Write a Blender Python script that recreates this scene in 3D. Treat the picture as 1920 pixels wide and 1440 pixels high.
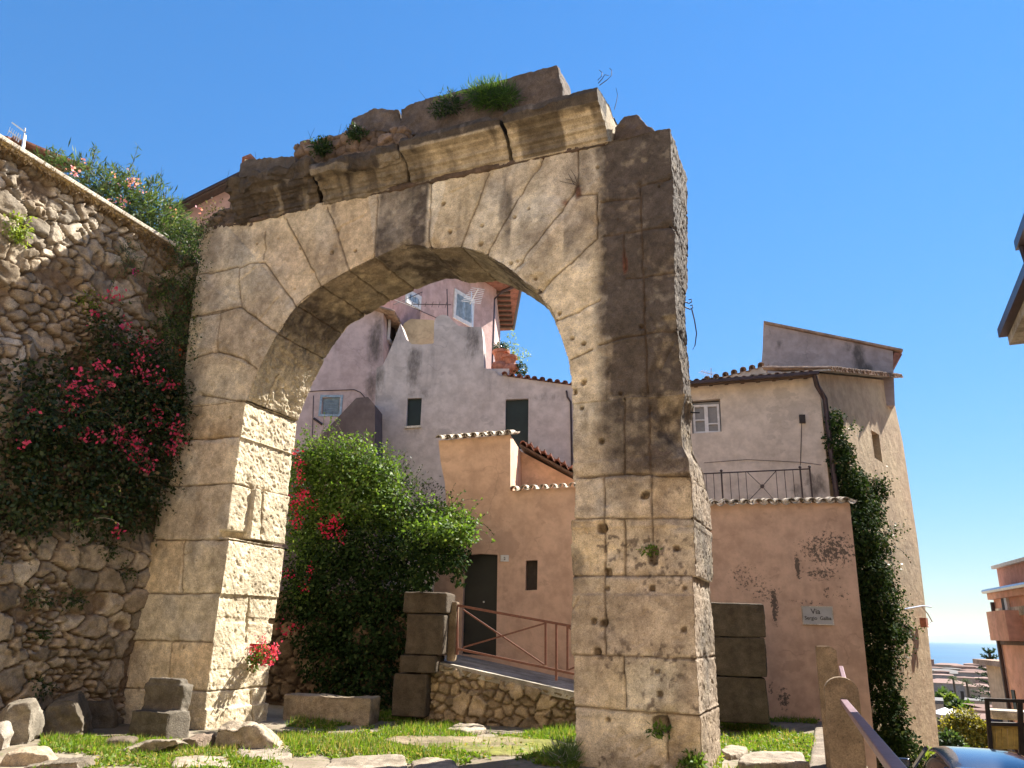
import bpy, bmesh, math, random
import numpy as np
from mathutils import Vector, Matrix
from mathutils.geometry import tessellate_polygon

for o in list(bpy.data.objects):
    bpy.data.objects.remove(o)
scene = bpy.context.scene
COL = scene.collection
R = math.radians

# ------------------------------------------------------------------ camera
F, PITCH, ROLL, CZ = 1442.0, R(17.75), R(1.46), 1.6
cam_d = bpy.data.cameras.new('camera')
cam = bpy.data.objects.new('camera', cam_d)
COL.objects.link(cam)
cam_d.sensor_width = 36.0
cam_d.lens = F / 1920 * 36.0
cam_d.clip_start, cam_d.clip_end = 0.1, 90000
_r0, _u0, _f0 = Vector((1, 0, 0)), Vector((0, -math.sin(PITCH), math.cos(PITCH))), Vector((0, math.cos(PITCH), math.sin(PITCH)))
_c, _s = math.cos(ROLL), math.sin(ROLL)
_rx, _uy = _r0 * _c + _u0 * _s, _u0 * _c - _r0 * _s
cam.matrix_world = Matrix(((_rx.x, _uy.x, -_f0.x, 0), (_rx.y, _uy.y, -_f0.y, 0), (_rx.z, _uy.z, -_f0.z, CZ), (0, 0, 0, 1)))
scene.camera = cam

# ------------------------------------------------------------------ sun, sky, exposure
SUN_AZ, SUN_EL = R(53), R(46)
world = bpy.data.worlds.new('World')
scene.world = world
world.use_nodes = True
_nt = world.node_tree
_nt.nodes.clear()
_sky = _nt.nodes.new('ShaderNodeTexSky')
_sky.sky_type = 'NISHITA'
_sky.sun_disc = False
_sky.sun_elevation, _sky.sun_rotation = SUN_EL, SUN_AZ
_sky.altitude, _sky.air_density, _sky.dust_density, _sky.ozone_density = 0, 1.0, 0.0, 3.0
_bg = _nt.nodes.new('ShaderNodeBackground')
_bg.inputs[1].default_value = 0.102
_wo = _nt.nodes.new('ShaderNodeOutputWorld')
_hs = _nt.nodes.new('ShaderNodeHueSaturation')
_hs.inputs['Saturation'].default_value = 1.25
_hs.inputs['Hue'].default_value = 0.5
_bw = _nt.nodes.new('ShaderNodeRGBToBW'); _d1 = _nt.nodes.new('ShaderNodeMath'); _d1.operation = 'MULTIPLY_ADD'; _d1.inputs[1].default_value = .28; _d1.inputs[2].default_value = 1   # softens the glow round the sun
_d2 = _nt.nodes.new('ShaderNodeVectorMath'); _d2.operation = 'DIVIDE'
_nt.links.new(_sky.outputs[0], _bw.inputs[0]); _nt.links.new(_bw.outputs[0], _d1.inputs[0]); _nt.links.new(_sky.outputs[0], _d2.inputs[0]); _nt.links.new(_d1.outputs[0], _d2.inputs[1])
_nt.links.new(_d2.outputs[0], _hs.inputs['Color'])
_nt.links.new(_hs.outputs[0], _bg.inputs[0])
_nt.links.new(_bg.outputs[0], _wo.inputs[0])
sun_d = bpy.data.lights.new('sun', 'SUN')
sun_d.energy, sun_d.angle, sun_d.color = 5.0, R(0.53), (1.0, 0.94, 0.84)
sun = bpy.data.objects.new('sun', sun_d)
COL.objects.link(sun)
SV = Vector((math.sin(SUN_AZ) * math.cos(SUN_EL), math.cos(SUN_AZ) * math.cos(SUN_EL), math.sin(SUN_EL)))
sun.rotation_euler = SV.to_track_quat('Z', 'Y').to_euler()
sun.location = (30, 30, 40)
scene.view_settings.view_transform = 'Standard'
scene.view_settings.look = 'None'
scene.view_settings.exposure = 1.78
scene.view_settings.gamma = 1
scene.render.engine = 'CYCLES'
scene.cycles.max_bounces = 8
scene.cycles.diffuse_bounces = 5
scene.cycles.transparent_max_bounces = 8
scene.cycles.volume_bounces = 0

# ------------------------------------------------------------------ plan geometry (survey of the photo: sight line -> real plane)
CAM = np.array([0, 0, CZ])
def ray(px, py):
    x, y = (px - 960) / F, -(py - 720) / F
    xr, yr = x * _c - y * _s, x * _s + y * _c
    return np.array([xr, math.cos(PITCH) - yr * math.sin(PITCH), math.sin(PITCH) + yr * math.cos(PITCH)])
def gnd(px, py, z=0.0):
    d = ray(px, py)
    return CAM + d * ((z - CZ) / d[2])
def atY(px, py, Y):
    d = ray(px, py)
    return CAM + d * (Y / d[1])
class Plane:
    """vertical plane: origin o, turned by r degrees (right end towards the camera); local x right, y into depth, z up"""
    def __init__(s, o, r):
        s.o = np.array([o[0], o[1], 0.0])
        a = R(r)
        s.x = np.array([math.cos(a), -math.sin(a), 0]); s.y = np.array([math.sin(a), math.cos(a), 0])
    def p(s, px, py, d=0.0):
        q = ray(px, py)
        w = CAM + q * (((s.o + s.y * d - CAM) @ s.y) / (q @ s.y)) - s.o
        return (float(w @ s.x), float(w[2]))
    def pl(s, pts, d=0.0):
        return [s.p(a, b, d) for a, b in pts]
    def w(s, L):
        L = np.asarray(L, float)
        return s.o + L[..., 0:1] * s.x + L[..., 1:2] * s.y + L[..., 2:3] * np.array([0, 0, 1.0])
    def back(s, depth):
        return Plane(s.o + s.y * depth, math.degrees(math.atan2(-s.x[1], s.x[0])))
ARC = Plane(gnd(1080, 1436), 23.1)          # plane of the arch front; origin: front left foot of the right pier
JAMB = None
def jamb(px, py, u):
    q = ray(px, py)
    w = CAM + q * (((ARC.o + ARC.x * u - CAM) @ ARC.x) / (q @ ARC.x)) - ARC.o
    return (float(w @ ARC.y), float(w[2]))

# ------------------------------------------------------------------ noise (numpy)
def _h(ix, iy, iz, seed):
    n = (ix * 374761393 + iy * 668265263 + iz * 2147483647 + seed * 974634777) & 0xffffffff
    n = ((n ^ (n >> 13)) * 1274126177) & 0xffffffff
    n = (n ^ (n >> 16)) & 0xffffffff
    return n.astype(np.float64) / 4294967295.0
def vnoise(P, seed=0):
    P = np.asarray(P, float)
    i = np.floor(P).astype(np.int64); f = P - i
    f = f * f * f * (f * (f * 6 - 15) + 10)
    r = 0
    for dx in (0, 1):
        for dy in (0, 1):
            for dz in (0, 1):
                w = (f[:, 0] if dx else 1 - f[:, 0]) * (f[:, 1] if dy else 1 - f[:, 1]) * (f[:, 2] if dz else 1 - f[:, 2])
                r = r + w * _h(i[:, 0] + dx, i[:, 1] + dy, i[:, 2] + dz, seed)
    return r * 2 - 1
def fbm(P, octv=4, seed=0, gain=0.5):
    P = np.asarray(P, float); a, t, s = 1.0, 0, 0
    for k in range(octv):
        s = s + a * vnoise(P * (2.03 ** k) + k * 17.3, seed + k); t += a; a *= gain
    return s / t
def sstep(a, b, x):
    t = np.clip((x - a) / (b - a), 0, 1)
    return t * t * (3 - 2 * t)
def cells(p, size, seed, jit=0.75, asp=1.0):
    """2-D stone pattern: distance to edge (F2-F1), id hash, offset to nearest seed"""
    q = p / np.array([size * asp, size]); q = q.copy()
    row = np.floor(q[:, 1]); i0 = np.floor(q).astype(np.int64)
    f1 = np.full(len(q), 9.0); f2 = f1.copy(); ident = np.zeros(len(q))
    for dx in (-1, 0, 1):
        for dy in (-1, 0, 1):
            ix, iy = i0[:, 0] + dx, i0[:, 1] + dy
            cx = ix + 0.5 + jit * (_h(ix, iy, ix * 0, seed) - 0.5) + 0.5 * (iy % 2) - 0.25
            cy = iy + 0.5 + jit * (_h(ix, iy, ix * 0 + 1, seed) - 0.5)
            wgt = 0.75 + 0.5 * _h(ix, iy, ix * 0 + 2, seed)
            d = np.sqrt((q[:, 0] - cx) ** 2 + (q[:, 1] - cy) ** 2) / wgt ** 0.5
            m = d < f1
            f2 = np.where(m, f1, np.minimum(f2, d)); ident = np.where(m, _h(ix, iy, ix * 0 + 3, seed), ident); f1 = np.where(m, d, f1)
    return (f2 - f1) * size, ident, f1 * size

# ------------------------------------------------------------------ object helpers
def tag(o, label=None, cat=None, group=None, kind=None):
    if label: o['label'] = label
    if cat: o['category'] = cat
    if group: o['group'] = group
    if kind: o['kind'] = kind
    return o
def thing(name, label, cat, loc, group=None):
    o = bpy.data.objects.new(name, None)
    COL.objects.link(o)
    o.empty_display_size = 0.3
    o.location = tuple(float(v) for v in loc)
    return tag(o, label, cat, group)
def mk(name, V, Fc, mat, parent=None, origin=None, col=None, smooth=False):
    """one mesh object from world-space vertices"""
    V = np.asarray(V, float).reshape(-1, 3)
    top = parent
    if parent is not None:
        off = np.zeros(3)
        while top is not None:
            off += np.array(top.location); top = top.parent
        loc = (0, 0, 0)
    else:
        if origin is None:
            origin = (V[:, 0].mean(), V[:, 1].mean(), V[:, 2].min())
        off = np.array(origin, float); loc = tuple(float(v) for v in origin)
    me = bpy.data.meshes.new(name)
    V2 = (V - off).astype(np.float32)
    if isinstance(Fc, np.ndarray):
        n, k = Fc.shape
        me.vertices.add(len(V2)); me.vertices.foreach_set('co', V2.ravel())
        me.loops.add(n * k); me.loops.foreach_set('vertex_index', Fc.astype(np.int32).ravel())
        me.polygons.add(n); me.polygons.foreach_set('loop_start', np.arange(0, n * k, k, dtype=np.int32))
        me.update(calc_edges=True)
    else:
        me.from_pydata(V2.tolist(), [], Fc)
    me.validate()
    if smooth:
        me.polygons.foreach_set('use_smooth', np.ones(len(me.polygons), dtype=bool))
    if col is not None:
        a = me.color_attributes.new('Col', 'FLOAT_COLOR', 'POINT')
        c = np.ones((len(V2), 4), np.float32); c[:, :3] = np.clip(col, 0, 1)
        a.data.foreach_set('color', c.ravel())
    me.materials.append(mat)
    o = bpy.data.objects.new(name, me)
    COL.objects.link(o)
    o.location = loc
    if parent is not None:
        o.parent = parent
    return o
class MB:
    """collects shapes (world space) into one mesh"""
    def __init__(s): s.v, s.f = [], []
    def add(s, V, Fc):
        b = len(s.v); s.v.extend([tuple(map(float, p)) for p in V]); s.f.extend([tuple(i + b for i in f) for f in Fc])
    def obox(s, o, ax, ay, az):
        o, ax, ay, az = [np.asarray(q, float) for q in (o, ax, ay, az)]
        V = [o, o + ax, o + ax + ay, o + ay, o + az, o + ax + az, o + ax + ay + az, o + ay + az]
        s.add(V, [(0, 3, 2, 1), (4, 5, 6, 7), (0, 1, 5, 4), (1, 2, 6, 5), (2, 3, 7, 6), (3, 0, 4, 7)])
    def lbox(s, pl, x0, x1, y0, y1, z0, z1):
        s.obox(pl.w([x0, y0, z0]), pl.x * (x1 - x0), pl.y * (y1 - y0), (0, 0, z1 - z0))
    def tube(s, pts, r, n=6, r2=None):
        pts = [np.asarray(p, float) for p in pts]; m = len(pts); V = []; Fc = []
        for i, p in enumerate(pts):
            d = pts[min(i + 1, m - 1)] - pts[max(i - 1, 0)]; d = d / (np.linalg.norm(d) + 1e-9)
            a = np.cross(d, (0, 0, 1.0) if abs(d[2]) < 0.9 else (1.0, 0, 0)); a /= np.linalg.norm(a); b = np.cross(d, a)
            rr = r if r2 is None else r + (r2 - r) * i / max(m - 1, 1)
            for k in range(n):
                t = 2 * math.pi * k / n; V.append(p + a * rr * math.cos(t) + b * rr * math.sin(t))
        for i in range(m - 1):
            for k in range(n):
                Fc.append((i * n + k, i * n + (k + 1) % n, (i + 1) * n + (k + 1) % n, (i + 1) * n + k))
        Fc.append(tuple(reversed(range(n)))); Fc.append(tuple((m - 1) * n + k for k in range(n)))
        s.add(V, Fc)
    def bar(s, p0, p1, w, h, up=(0, 0, 1.0)):
        p0, p1 = np.asarray(p0, float), np.asarray(p1, float); d = p1 - p0
        a = np.cross(d, up); a = a / (np.linalg.norm(a) + 1e-9) * w; b = np.cross(a, d); b = b / (np.linalg.norm(b) + 1e-9) * h
        s.obox(p0 - a / 2 - b / 2, d, a, b)
    def lathe(s, base, prof, n=16):
        V = []; Fc = []
        for r, z in prof:
            for k in range(n):
                t = 2 * math.pi * k / n; V.append((base[0] + r * math.cos(t), base[1] + r * math.sin(t), base[2] + z))
        for i in range(len(prof) - 1):
            for k in range(n):
                Fc.append((i * n + k, i * n + (k + 1) % n, (i + 1) * n + (k + 1) % n, (i + 1) * n + k))
        Fc.append(tuple(reversed(range(n)))); Fc.append(tuple((len(prof) - 1) * n + k for k in range(n)))
        s.add(V, Fc)
    def prism(s, pl, poly, y0, y1, holes=(), reveal=None):
        """polygon (x,z) in a plane, from depth y0 to y1, holes open to depth reveal"""
        loops = [list(poly)] + [list(h) for h in holes]
        if reveal is None: reveal = y1 - y0
        flat = [q for l in loops for q in l]
        tri = tessellate_polygon([[Vector((a, b, 0)) for a, b in l] for l in loops])
        W = [pl.w([a, y0, b]) for a, b in flat]; s.add(W, [tuple(t) for t in tri])
        tri0 = tessellate_polygon([[Vector((a, b, 0)) for a, b in loops[0]]])
        s.add([pl.w([a, y1, b]) for a, b in loops[0]], [tuple(t) for t in tri0])
        for li, l in enumerate(loops):
            yb = y1 if li == 0 else y0 + reveal; n = len(l)
            V = [pl.w([a, y0, b]) for a, b in l] + [pl.w([a, yb, b]) for a, b in l]
            s.add(V, [(i, (i + 1) % n, n + (i + 1) % n, n + i) for i in range(n)])
    def build(s, name, mat, parent=None, origin=None, smooth=False, bevel=0):
        o = mk(name, s.v, s.f, mat, parent, origin, smooth=smooth)
        bm = bmesh.new(); bm.from_mesh(o.data); bmesh.ops.recalc_face_normals(bm, faces=bm.faces); bm.to_mesh(o.data); bm.free()
        if bevel:
            m = o.modifiers.new('b', 'BEVEL'); m.width = bevel; m.segments = 2; m.limit_method = 'ANGLE'; m.angle_limit = R(40)
        return o
def remesh(V, Fc, vox):
    me = bpy.data.meshes.new('tmp'); me.from_pydata([tuple(map(float, v)) for v in V], [], Fc)
    bm = bmesh.new(); bm.from_mesh(me); bmesh.ops.recalc_face_normals(bm, faces=bm.faces); bm.to_mesh(me); bm.free()
    o = bpy.data.objects.new('tmp', me); COL.objects.link(o)
    m = o.modifiers.new('r', 'REMESH'); m.mode = 'VOXEL'; m.voxel_size = vox; m.adaptivity = 0
    dg = bpy.context.evaluated_depsgraph_get()
    m2 = bpy.data.meshes.new_from_object(o.evaluated_get(dg))
    n = len(m2.vertices); co = np.empty(n * 3, np.float32); m2.vertices.foreach_get('co', co)
    no = np.empty(n * 3, np.float32); m2.vertices.foreach_get('normal', no)
    k = len(m2.polygons); q = np.empty(len(m2.loops), np.int32); m2.loops.foreach_get('vertex_index', q)
    bpy.data.objects.remove(o); bpy.data.meshes.remove(me); bpy.data.meshes.remove(m2)
    return co.reshape(-1, 3).astype(float), no.reshape(-1, 3).astype(float), q.reshape(k, 4)
LOC = Plane((0, 0), 0); LOC.o = np.zeros(3)
ID = Plane((0, 0), 0)

# ------------------------------------------------------------------ materials
def nodes(name):
    m = bpy.data.materials.new(name); m.use_nodes = True
    nt = m.node_tree; nt.nodes.clear()
    out = nt.nodes.new('ShaderNodeOutputMaterial'); b = nt.nodes.new('ShaderNodeBsdfPrincipled')
    nt.links.new(b.outputs[0], out.inputs[0])
    return m, nt, b
def N(nt, t, **kw):
    n = nt.nodes.new(t)
    for k, v in kw.items():
        if k[0]=='i' and k[1:].isdigit(): n.inputs[int(k[1:])].default_value = v
        else: setattr(n, k, v)
    return n
def noise(nt, vec, scale, detail=6, rough=0.6):
    n = N(nt, 'ShaderNodeTexNoise'); n.inputs['Scale'].default_value = scale; n.inputs['Detail'].default_value = detail; n.inputs['Roughness'].default_value = rough
    nt.links.new(vec, n.inputs['Vector']); return n.outputs[0]
def ramp(nt, v, a, b, lo=0.0, hi=1.0):
    n = N(nt, 'ShaderNodeMapRange', interpolation_type='SMOOTHSTEP'); nt.links.new(v, n.inputs[0])
    for i, x in zip((1, 2, 3, 4), (a, b, lo, hi)): n.inputs[i].default_value = x
    return n.outputs[0]
def mixc(nt, f, a, b, mode='MIX'):
    n = N(nt, 'ShaderNodeMix', data_type='RGBA', blend_type=mode)
    for sock, v in ((n.inputs[0], f), (n.inputs[6], a), (n.inputs[7], b)):
        if hasattr(v, 'is_linked') or hasattr(v, 'links'): nt.links.new(v, sock)
        else: sock.default_value = v if not isinstance(v, (tuple, list)) else ((*v, 1) if len(v) == 3 else v)
    return n.outputs[2]
def math_(nt, op, a, b):
    n = N(nt, 'ShaderNodeMath', operation=op)
    for i, v in enumerate((a, b)):
        if hasattr(v, 'links'): nt.links.new(v, n.inputs[i])
        else: n.inputs[i].default_value = v
    return n.outputs[0]
def coords(nt, scale=None):
    t = N(nt, 'ShaderNodeTexCoord').outputs['Object']
    if scale:
        m = N(nt, 'ShaderNodeMapping'); m.inputs['Scale'].default_value = scale; nt.links.new(t, m.inputs['Vector']); return m.outputs[0]
    return t
def bump(nt, b, hs, strength=0.5, dist=0.02):
    prev = None
    for h, st, d in hs:
        n = N(nt, 'ShaderNodeBump'); n.inputs['Strength'].default_value = st; n.inputs['Distance'].default_value = d
        nt.links.new(h, n.inputs['Height'])
        if prev is not None: nt.links.new(prev, n.inputs['Normal'])
        prev = n.outputs[0]
    nt.links.new(prev, b.inputs['Normal'])
def m_stone(name, col=None, speck=0.5, bumps=(0.5, 0.35), fine=1.0, speck_col=(0.10, 0.08, 0.06)):
    """weathered stone; col None: the mesh's own colour attribute"""
    m, nt, b = nodes(name); P = coords(nt)
    if col is None:
        base = N(nt, 'ShaderNodeAttribute', attribute_name='Col').outputs['Color']
    else:
        base = mixc(nt, ramp(nt, noise(nt, P, 1.3), 0.35, 0.65), tuple(c * 0.75 for c in col), tuple(min(1, c * 1.15) for c in col))
    n1 = noise(nt, P, 7 * fine, 8, 0.65); n2 = noise(nt, P, 38 * fine, 5, 0.6); n3 = noise(nt, P, 95 * fine, 3, 0.6)
    n0 = noise(nt, P, 2.3, 6, 0.7)
    base = mixc(nt, 1.0, base, mixc(nt, ramp(nt, n0, 0.33, 0.67), (0.80, 0.78, 0.75), (1.14, 1.14, 1.15)), 'MULTIPLY')
    v = mixc(nt, 1.0, base, mixc(nt, ramp(nt, n1, 0.3, 0.7), (0.72, 0.70, 0.68), (1.18, 1.17, 1.15)), 'MULTIPLY')
    n4 = noise(nt, P, 70 * fine, 6, 0.75)
    v = mixc(nt, 1.0, v, mixc(nt, ramp(nt, n4, 0.32, 0.68), (0.70, 0.69, 0.68), (1.26, 1.26, 1.25)), 'MULTIPLY')
    v = mixc(nt, math_(nt, 'MULTIPLY', ramp(nt, n2, 0.56, 0.68), speck), v, speck_col)
    nt.links.new(v, b.inputs['Base Color']); b.inputs['Roughness'].default_value = 0.92
    b.inputs['Specular IOR Level'].default_value = 0.2
    bump(nt, b, [(n2, bumps[0], 0.028), (n4, bumps[1] * 1.3, 0.012), (n3, bumps[1], 0.008)])
    return m
def m_plaster(name, c1, c2, stain=(0.12, 0.10, 0.09), stain_amt=0.35, spots=(), spot_col=(0.07, 0.06, 0.05), streak=1.0, bmp=0.25, soft=False):
    """rendered wall: two tones, rain streaks, patches with a place of their own (spots in object coordinates)"""
    m, nt, b = nodes(name); P = coords(nt); S = coords(nt, (1.6, 1.6, 0.16))
    big = noise(nt, P, 0.55, 5, 0.6); mid = noise(nt, P, 3.2, 8, 0.65); st = noise(nt, S, 1.0, 7, 0.62); fine = noise(nt, P, 26, 4, 0.6)
    v = mixc(nt, ramp(nt, big, 0.35, 0.65), c1, c2)
    v = mixc(nt, 1.0, v, mixc(nt, ramp(nt, mid, 0.3, 0.72), (0.80, 0.79, 0.78), (1.10, 1.10, 1.10)), 'MULTIPLY')
    v = mixc(nt, math_(nt, 'MULTIPLY', ramp(nt, st, 0.55, 0.78), stain_amt * streak), v, stain)
    v = mixc(nt, math_(nt, 'MULTIPLY', ramp(nt, mid, 0.62, 0.78), stain_amt * 0.6), v, stain)
    pat = noise(nt, coords(nt, (1, 1, 1.3)), 1.15, 7, 0.6)
    v = mixc(nt, math_(nt, 'MULTIPLY', ramp(nt, pat, 0.60, 0.625), .55), v, tuple(c * .74 for c in c2))                # older, patched render
    wv = N(nt, 'ShaderNodeVectorMath', operation='MULTIPLY_ADD'); wn_ = N(nt, 'ShaderNodeTexNoise'); wn_.inputs['Scale'].default_value = 2.5; wn_.inputs['Detail'].default_value = 5
    nt.links.new(P, wn_.inputs['Vector']); nt.links.new(wn_.outputs['Color'], wv.inputs[0]); wv.inputs[1].default_value = (.5, .5, .5); nt.links.new(P, wv.inputs[2])
    vo = N(nt, 'ShaderNodeTexVoronoi', feature='DISTANCE_TO_EDGE'); vo.inputs['Scale'].default_value = .55; nt.links.new(wv.outputs[0], vo.inputs['Vector'])
    v = mixc(nt, math_(nt, 'MULTIPLY', ramp(nt, vo.outputs['Distance'], 0.011, 0.002), ramp(nt, big, .50, .60, 0, .24)), v, tuple(c * .3 for c in c2))   # hairline cracks
    tot = None
    for (x, y, z, rx, rz, amt) in spots:
        mp = N(nt, 'ShaderNodeMapping', vector_type='POINT'); nt.links.new(P, mp.inputs['Vector'])
        mp.inputs['Location'].default_value = (-x / rx, -y / rx, -z / rz); mp.inputs['Scale'].default_value = (1 / rx, 1 / rx, 1 / rz)
        ln = N(nt, 'ShaderNodeVectorMath', operation='LENGTH'); nt.links.new(mp.outputs[0], ln.inputs[0])
        g = ramp(nt, ln.outputs['Value'], 1.0, 0.15, 0.0, amt)
        tot = g if tot is None else math_(nt, 'MAXIMUM', tot, g)
    if tot is not None:
        n4 = noise(nt, P, 17, 6, 0.7)
        if soft:
            n4 = noise(nt, coords(nt, (1, 1, .45)), 5, 9, 0.68)
            k = ramp(nt, math_(nt, 'ADD', math_(nt, 'MULTIPLY', n4, .8), math_(nt, 'MULTIPLY', tot, 0.40)), 0.42, 0.85)
        else:
            k = ramp(nt, math_(nt, 'ADD', n4, math_(nt, 'MULTIPLY', tot, 0.30)), 0.64, 0.72)
        v = mixc(nt, math_(nt, 'MULTIPLY', math_(nt, 'MULTIPLY', k, ramp(nt, tot, 0.02, 0.2)), 0.85), v, spot_col)
    nt.links.new(v, b.inputs['Base Color']); b.inputs['Roughness'].default_value = 0.93; b.inputs['Specular IOR Level'].default_value = 0.15
    bump(nt, b, [(mid, bmp, 0.05), (fine, bmp, 0.012)])
    return m
def m_plain(name, col, rough=0.6, metal=0.0, var=0.25, scale=8, spec=0.4, bmp=0.1):
    m, nt, b = nodes(name); P = coords(nt); n = noise(nt, P, scale, 6, 0.6)
    v = mixc(nt, ramp(nt, n, 0.3, 0.7), tuple(c * (1 - var) for c in col), tuple(min(1, c * (1 + var)) for c in col))
    nt.links.new(v, b.inputs['Base Color']); b.inputs['Roughness'].default_value = rough; b.inputs['Metallic'].default_value = metal; b.inputs['Specular IOR Level'].default_value = spec
    if bmp: bump(nt, b, [(noise(nt, P, scale * 5, 3), bmp, 0.01)])
    return m
def m_leaf(name, trans=0.42, rough=0.55, spec=0.22):
    m, nt, b = nodes(name)
    c = N(nt, 'ShaderNodeAttribute', attribute_name='Col').outputs['Color']
    nt.links.new(c, b.inputs['Base Color']); b.inputs['Roughness'].default_value = rough; b.inputs['Specular IOR Level'].default_value = spec
    t = N(nt, 'ShaderNodeBsdfTranslucent'); nt.links.new(mixc(nt, 1.0, c, (1.5, 1.45, 0.7), 'MULTIPLY'), t.inputs[0])
    mx = N(nt, 'ShaderNodeMixShader'); mx.inputs[0].default_value = trans
    nt.links.new(b.outputs[0], mx.inputs[1]); nt.links.new(t.outputs[0], mx.inputs[2])
    nt.links.new(mx.outputs[0], [n for n in nt.nodes if n.type == 'OUTPUT_MATERIAL'][0].inputs[0])
    return m
def m_glass(name, col=(0.03, 0.035, 0.04)):
    m, nt, b = nodes(name); b.inputs['Base Color'].default_value = (*col, 1); b.inputs['Roughness'].default_value = 0.06; b.inputs['Specular IOR Level'].default_value = 0.7
    return m
M = dict(
    stone=m_stone('weathered_limestone', speck=0.38, bumps=(0.7, 0.5)),
    rubble=m_stone('rubble_masonry', speck=0.35, bumps=(0.5, 0.3)),
    slab=m_stone('paving_stone', (0.34, 0.30, 0.25), 0.3, (0.4, 0.3)),
    boulder=m_stone('grey_boulder', (0.26, 0.23, 0.19), 0.45, (0.6, 0.4)),
    pale=m_stone('pale_stone', (0.46, 0.41, 0.33), 0.3, (0.55, 0.35)),
    mossy=m_stone('mossy_ashlar', (0.15, 0.115, 0.085), 0.5, (0.5, 0.3), speck_col=(0.05, 0.045, 0.03)),
    concrete=m_stone('concrete', (0.36, 0.33, 0.28), 0.25, (0.3, 0.25)),
    coping=m_stone('pale_concrete', (0.62, 0.57, 0.48), 0.2, (0.25, 0.2)),
    post=m_stone('lichened_concrete', (0.23, 0.175, 0.12), 0.55, (0.5, 0.3), speck_col=(0.07, 0.06, 0.04)),
    tile=m_stone('roof_tile', (0.36, 0.25, 0.18), 0.5, (0.4, 0.3), speck_col=(0.10, 0.09, 0.07)),
    tile_pale=m_stone('lichened_roof_tile', (0.52, 0.46, 0.38), 0.35, (0.4, 0.3), speck_col=(0.16, 0.13, 0.10)),
    tile_red=m_stone('red_roof_tile', (0.27, 0.125, 0.09), 0.3, (0.4, 0.3)),
    wood=m_plain('dark_wood', (0.035, 0.026, 0.02), 0.7),
    beam=m_plain('eave_beam', (0.10, 0.065, 0.045), 0.8),
    door=m_plain('black_door_paint', (0.012, 0.014, 0.012), 0.5, scale=3),
    green=m_plain('dark_green_shutter', (0.010, 0.020, 0.016), 0.5, scale=3),
    blue=m_plain('blue_grey_shutter', (0.30, 0.38, 0.45), 0.6),
    white=m_plain('white_paint', (0.62, 0.60, 0.58), 0.55, var=0.12),
    rust=m_plain('rusty_brown_rail', (0.15, 0.055, 0.035), 0.6, scale=20),
    iron=m_plain('dark_iron', (0.05, 0.035, 0.035), 0.5, 0.3),
    purple=m_plain('purple_brown_handrail', (0.17, 0.10, 0.12), 0.42, 0.2, scale=14),
    gutter=m_plain('brown_gutter', (0.055, 0.035, 0.035), 0.4, 0.3),
    alu=m_plain('aerial_metal', (0.60, 0.62, 0.64), 0.35, 0.5, var=0.1, bmp=0),
    terracotta=m_plain('terracotta', (0.45, 0.17, 0.10), 0.8),
    glass=m_glass('window_glass'), paleglass=m_plain('curtained_glass', (0.22, 0.21, 0.20), .35, var=.1, bmp=0),
    marble=m_plain('grey_marble', (0.42, 0.41, 0.40), 0.5, var=0.08, scale=5),
    ink=m_plain('dark_lettering', (0.05, 0.045, 0.045), 0.7, bmp=0),
    leaf=m_leaf('leaf'), gloss=m_leaf('glossy_leaf', 0.28, 0.45, 0.3), ivy_bush_leaf=m_leaf('ivy_and_bush_leaf', 0.15, 0.85, 0.04), petal=m_leaf('petal', 0.4, 0.6), dry=m_leaf('dry_stem', 0.15, 0.9),
    bark=m_plain('bark', (0.10, 0.075, 0.05), 0.9),
)

# ------------------------------------------------------------------ terrain, sea
def street_z(x, y):
    """street to the right runs downhill; the garden terrace in the middle is level"""
    s = np.interp(y, [0, 5, 9, 13, 20, 30], [-0.1, -0.25, -0.9, -1.55, -2.1, -2.9])
    far = np.sqrt(x * x + y * y)
    s = np.where((far > 30) & (y > 0), np.interp(far, [30, 60, 120, 250, 500, 900, 1250, 1500], [-2.9, -6.0, -11, -17.0, -25, -33.0, -37.2, -46]), s)
    return s
def ground_z(x, y):
    edge = 3.75 + 0.35 * (y - 8)                     # line of the stone posts: terrace left of it, street right of it
    k = sstep(-0.05, 0.35, x - edge)
    nearz = 0.03 * vnoise(np.stack([x * 0.7, y * 0.7, x * 0], 1), 5)
    base = np.where(np.sqrt(x * x + y * y) > 30, street_z(x, y), nearz * (1 - k) + street_z(x, y) * k)
    left = sstep(28, 60, np.sqrt(x * x + y * y)) * sstep(0.0, -0.6, x / (np.abs(y) + 1))
    return base * (1 - left) + left * 6.0
def grid_mesh(xs, ys, zf):
    X, Y = np.meshgrid(xs, ys); x, y = X.ravel(), Y.ravel(); z = zf(x, y)
    n, m = len(xs), len(ys); i = np.arange(n * m).reshape(m, n)
    q = np.stack([i[:-1, :-1], i[:-1, 1:], i[1:, 1:], i[1:, :-1]], -1).reshape(-1, 4)
    return np.stack([x, y, z], 1), q
mg, nt, b = nodes('soil_and_street')
P = coords(nt); n1 = noise(nt, P, 0.8, 6); n2 = noise(nt, P, 9, 6); n3 = noise(nt, P, 60, 3)
v = mixc(nt, ramp(nt, n1, 0.4, 0.6), (0.16, 0.125, 0.085), (0.24, 0.20, 0.15)); v = mixc(nt, ramp(nt, n2, 0.5, 0.7), v, (0.10, 0.105, 0.04))
_sp = N(nt, 'ShaderNodeSeparateXYZ'); nt.links.new(P, _sp.inputs[0])
v = mixc(nt, ramp(nt, _sp.outputs[1], 9.7, 9.3), v, mixc(nt, ramp(nt, n2, 0.3, 0.7), (0.36, 0.30, 0.22), (0.46, 0.39, 0.29)))   # paved street in front of the garden
nt.links.new(v, b.inputs['Base Color']); b.inputs['Roughness'].default_value = 0.95
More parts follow.
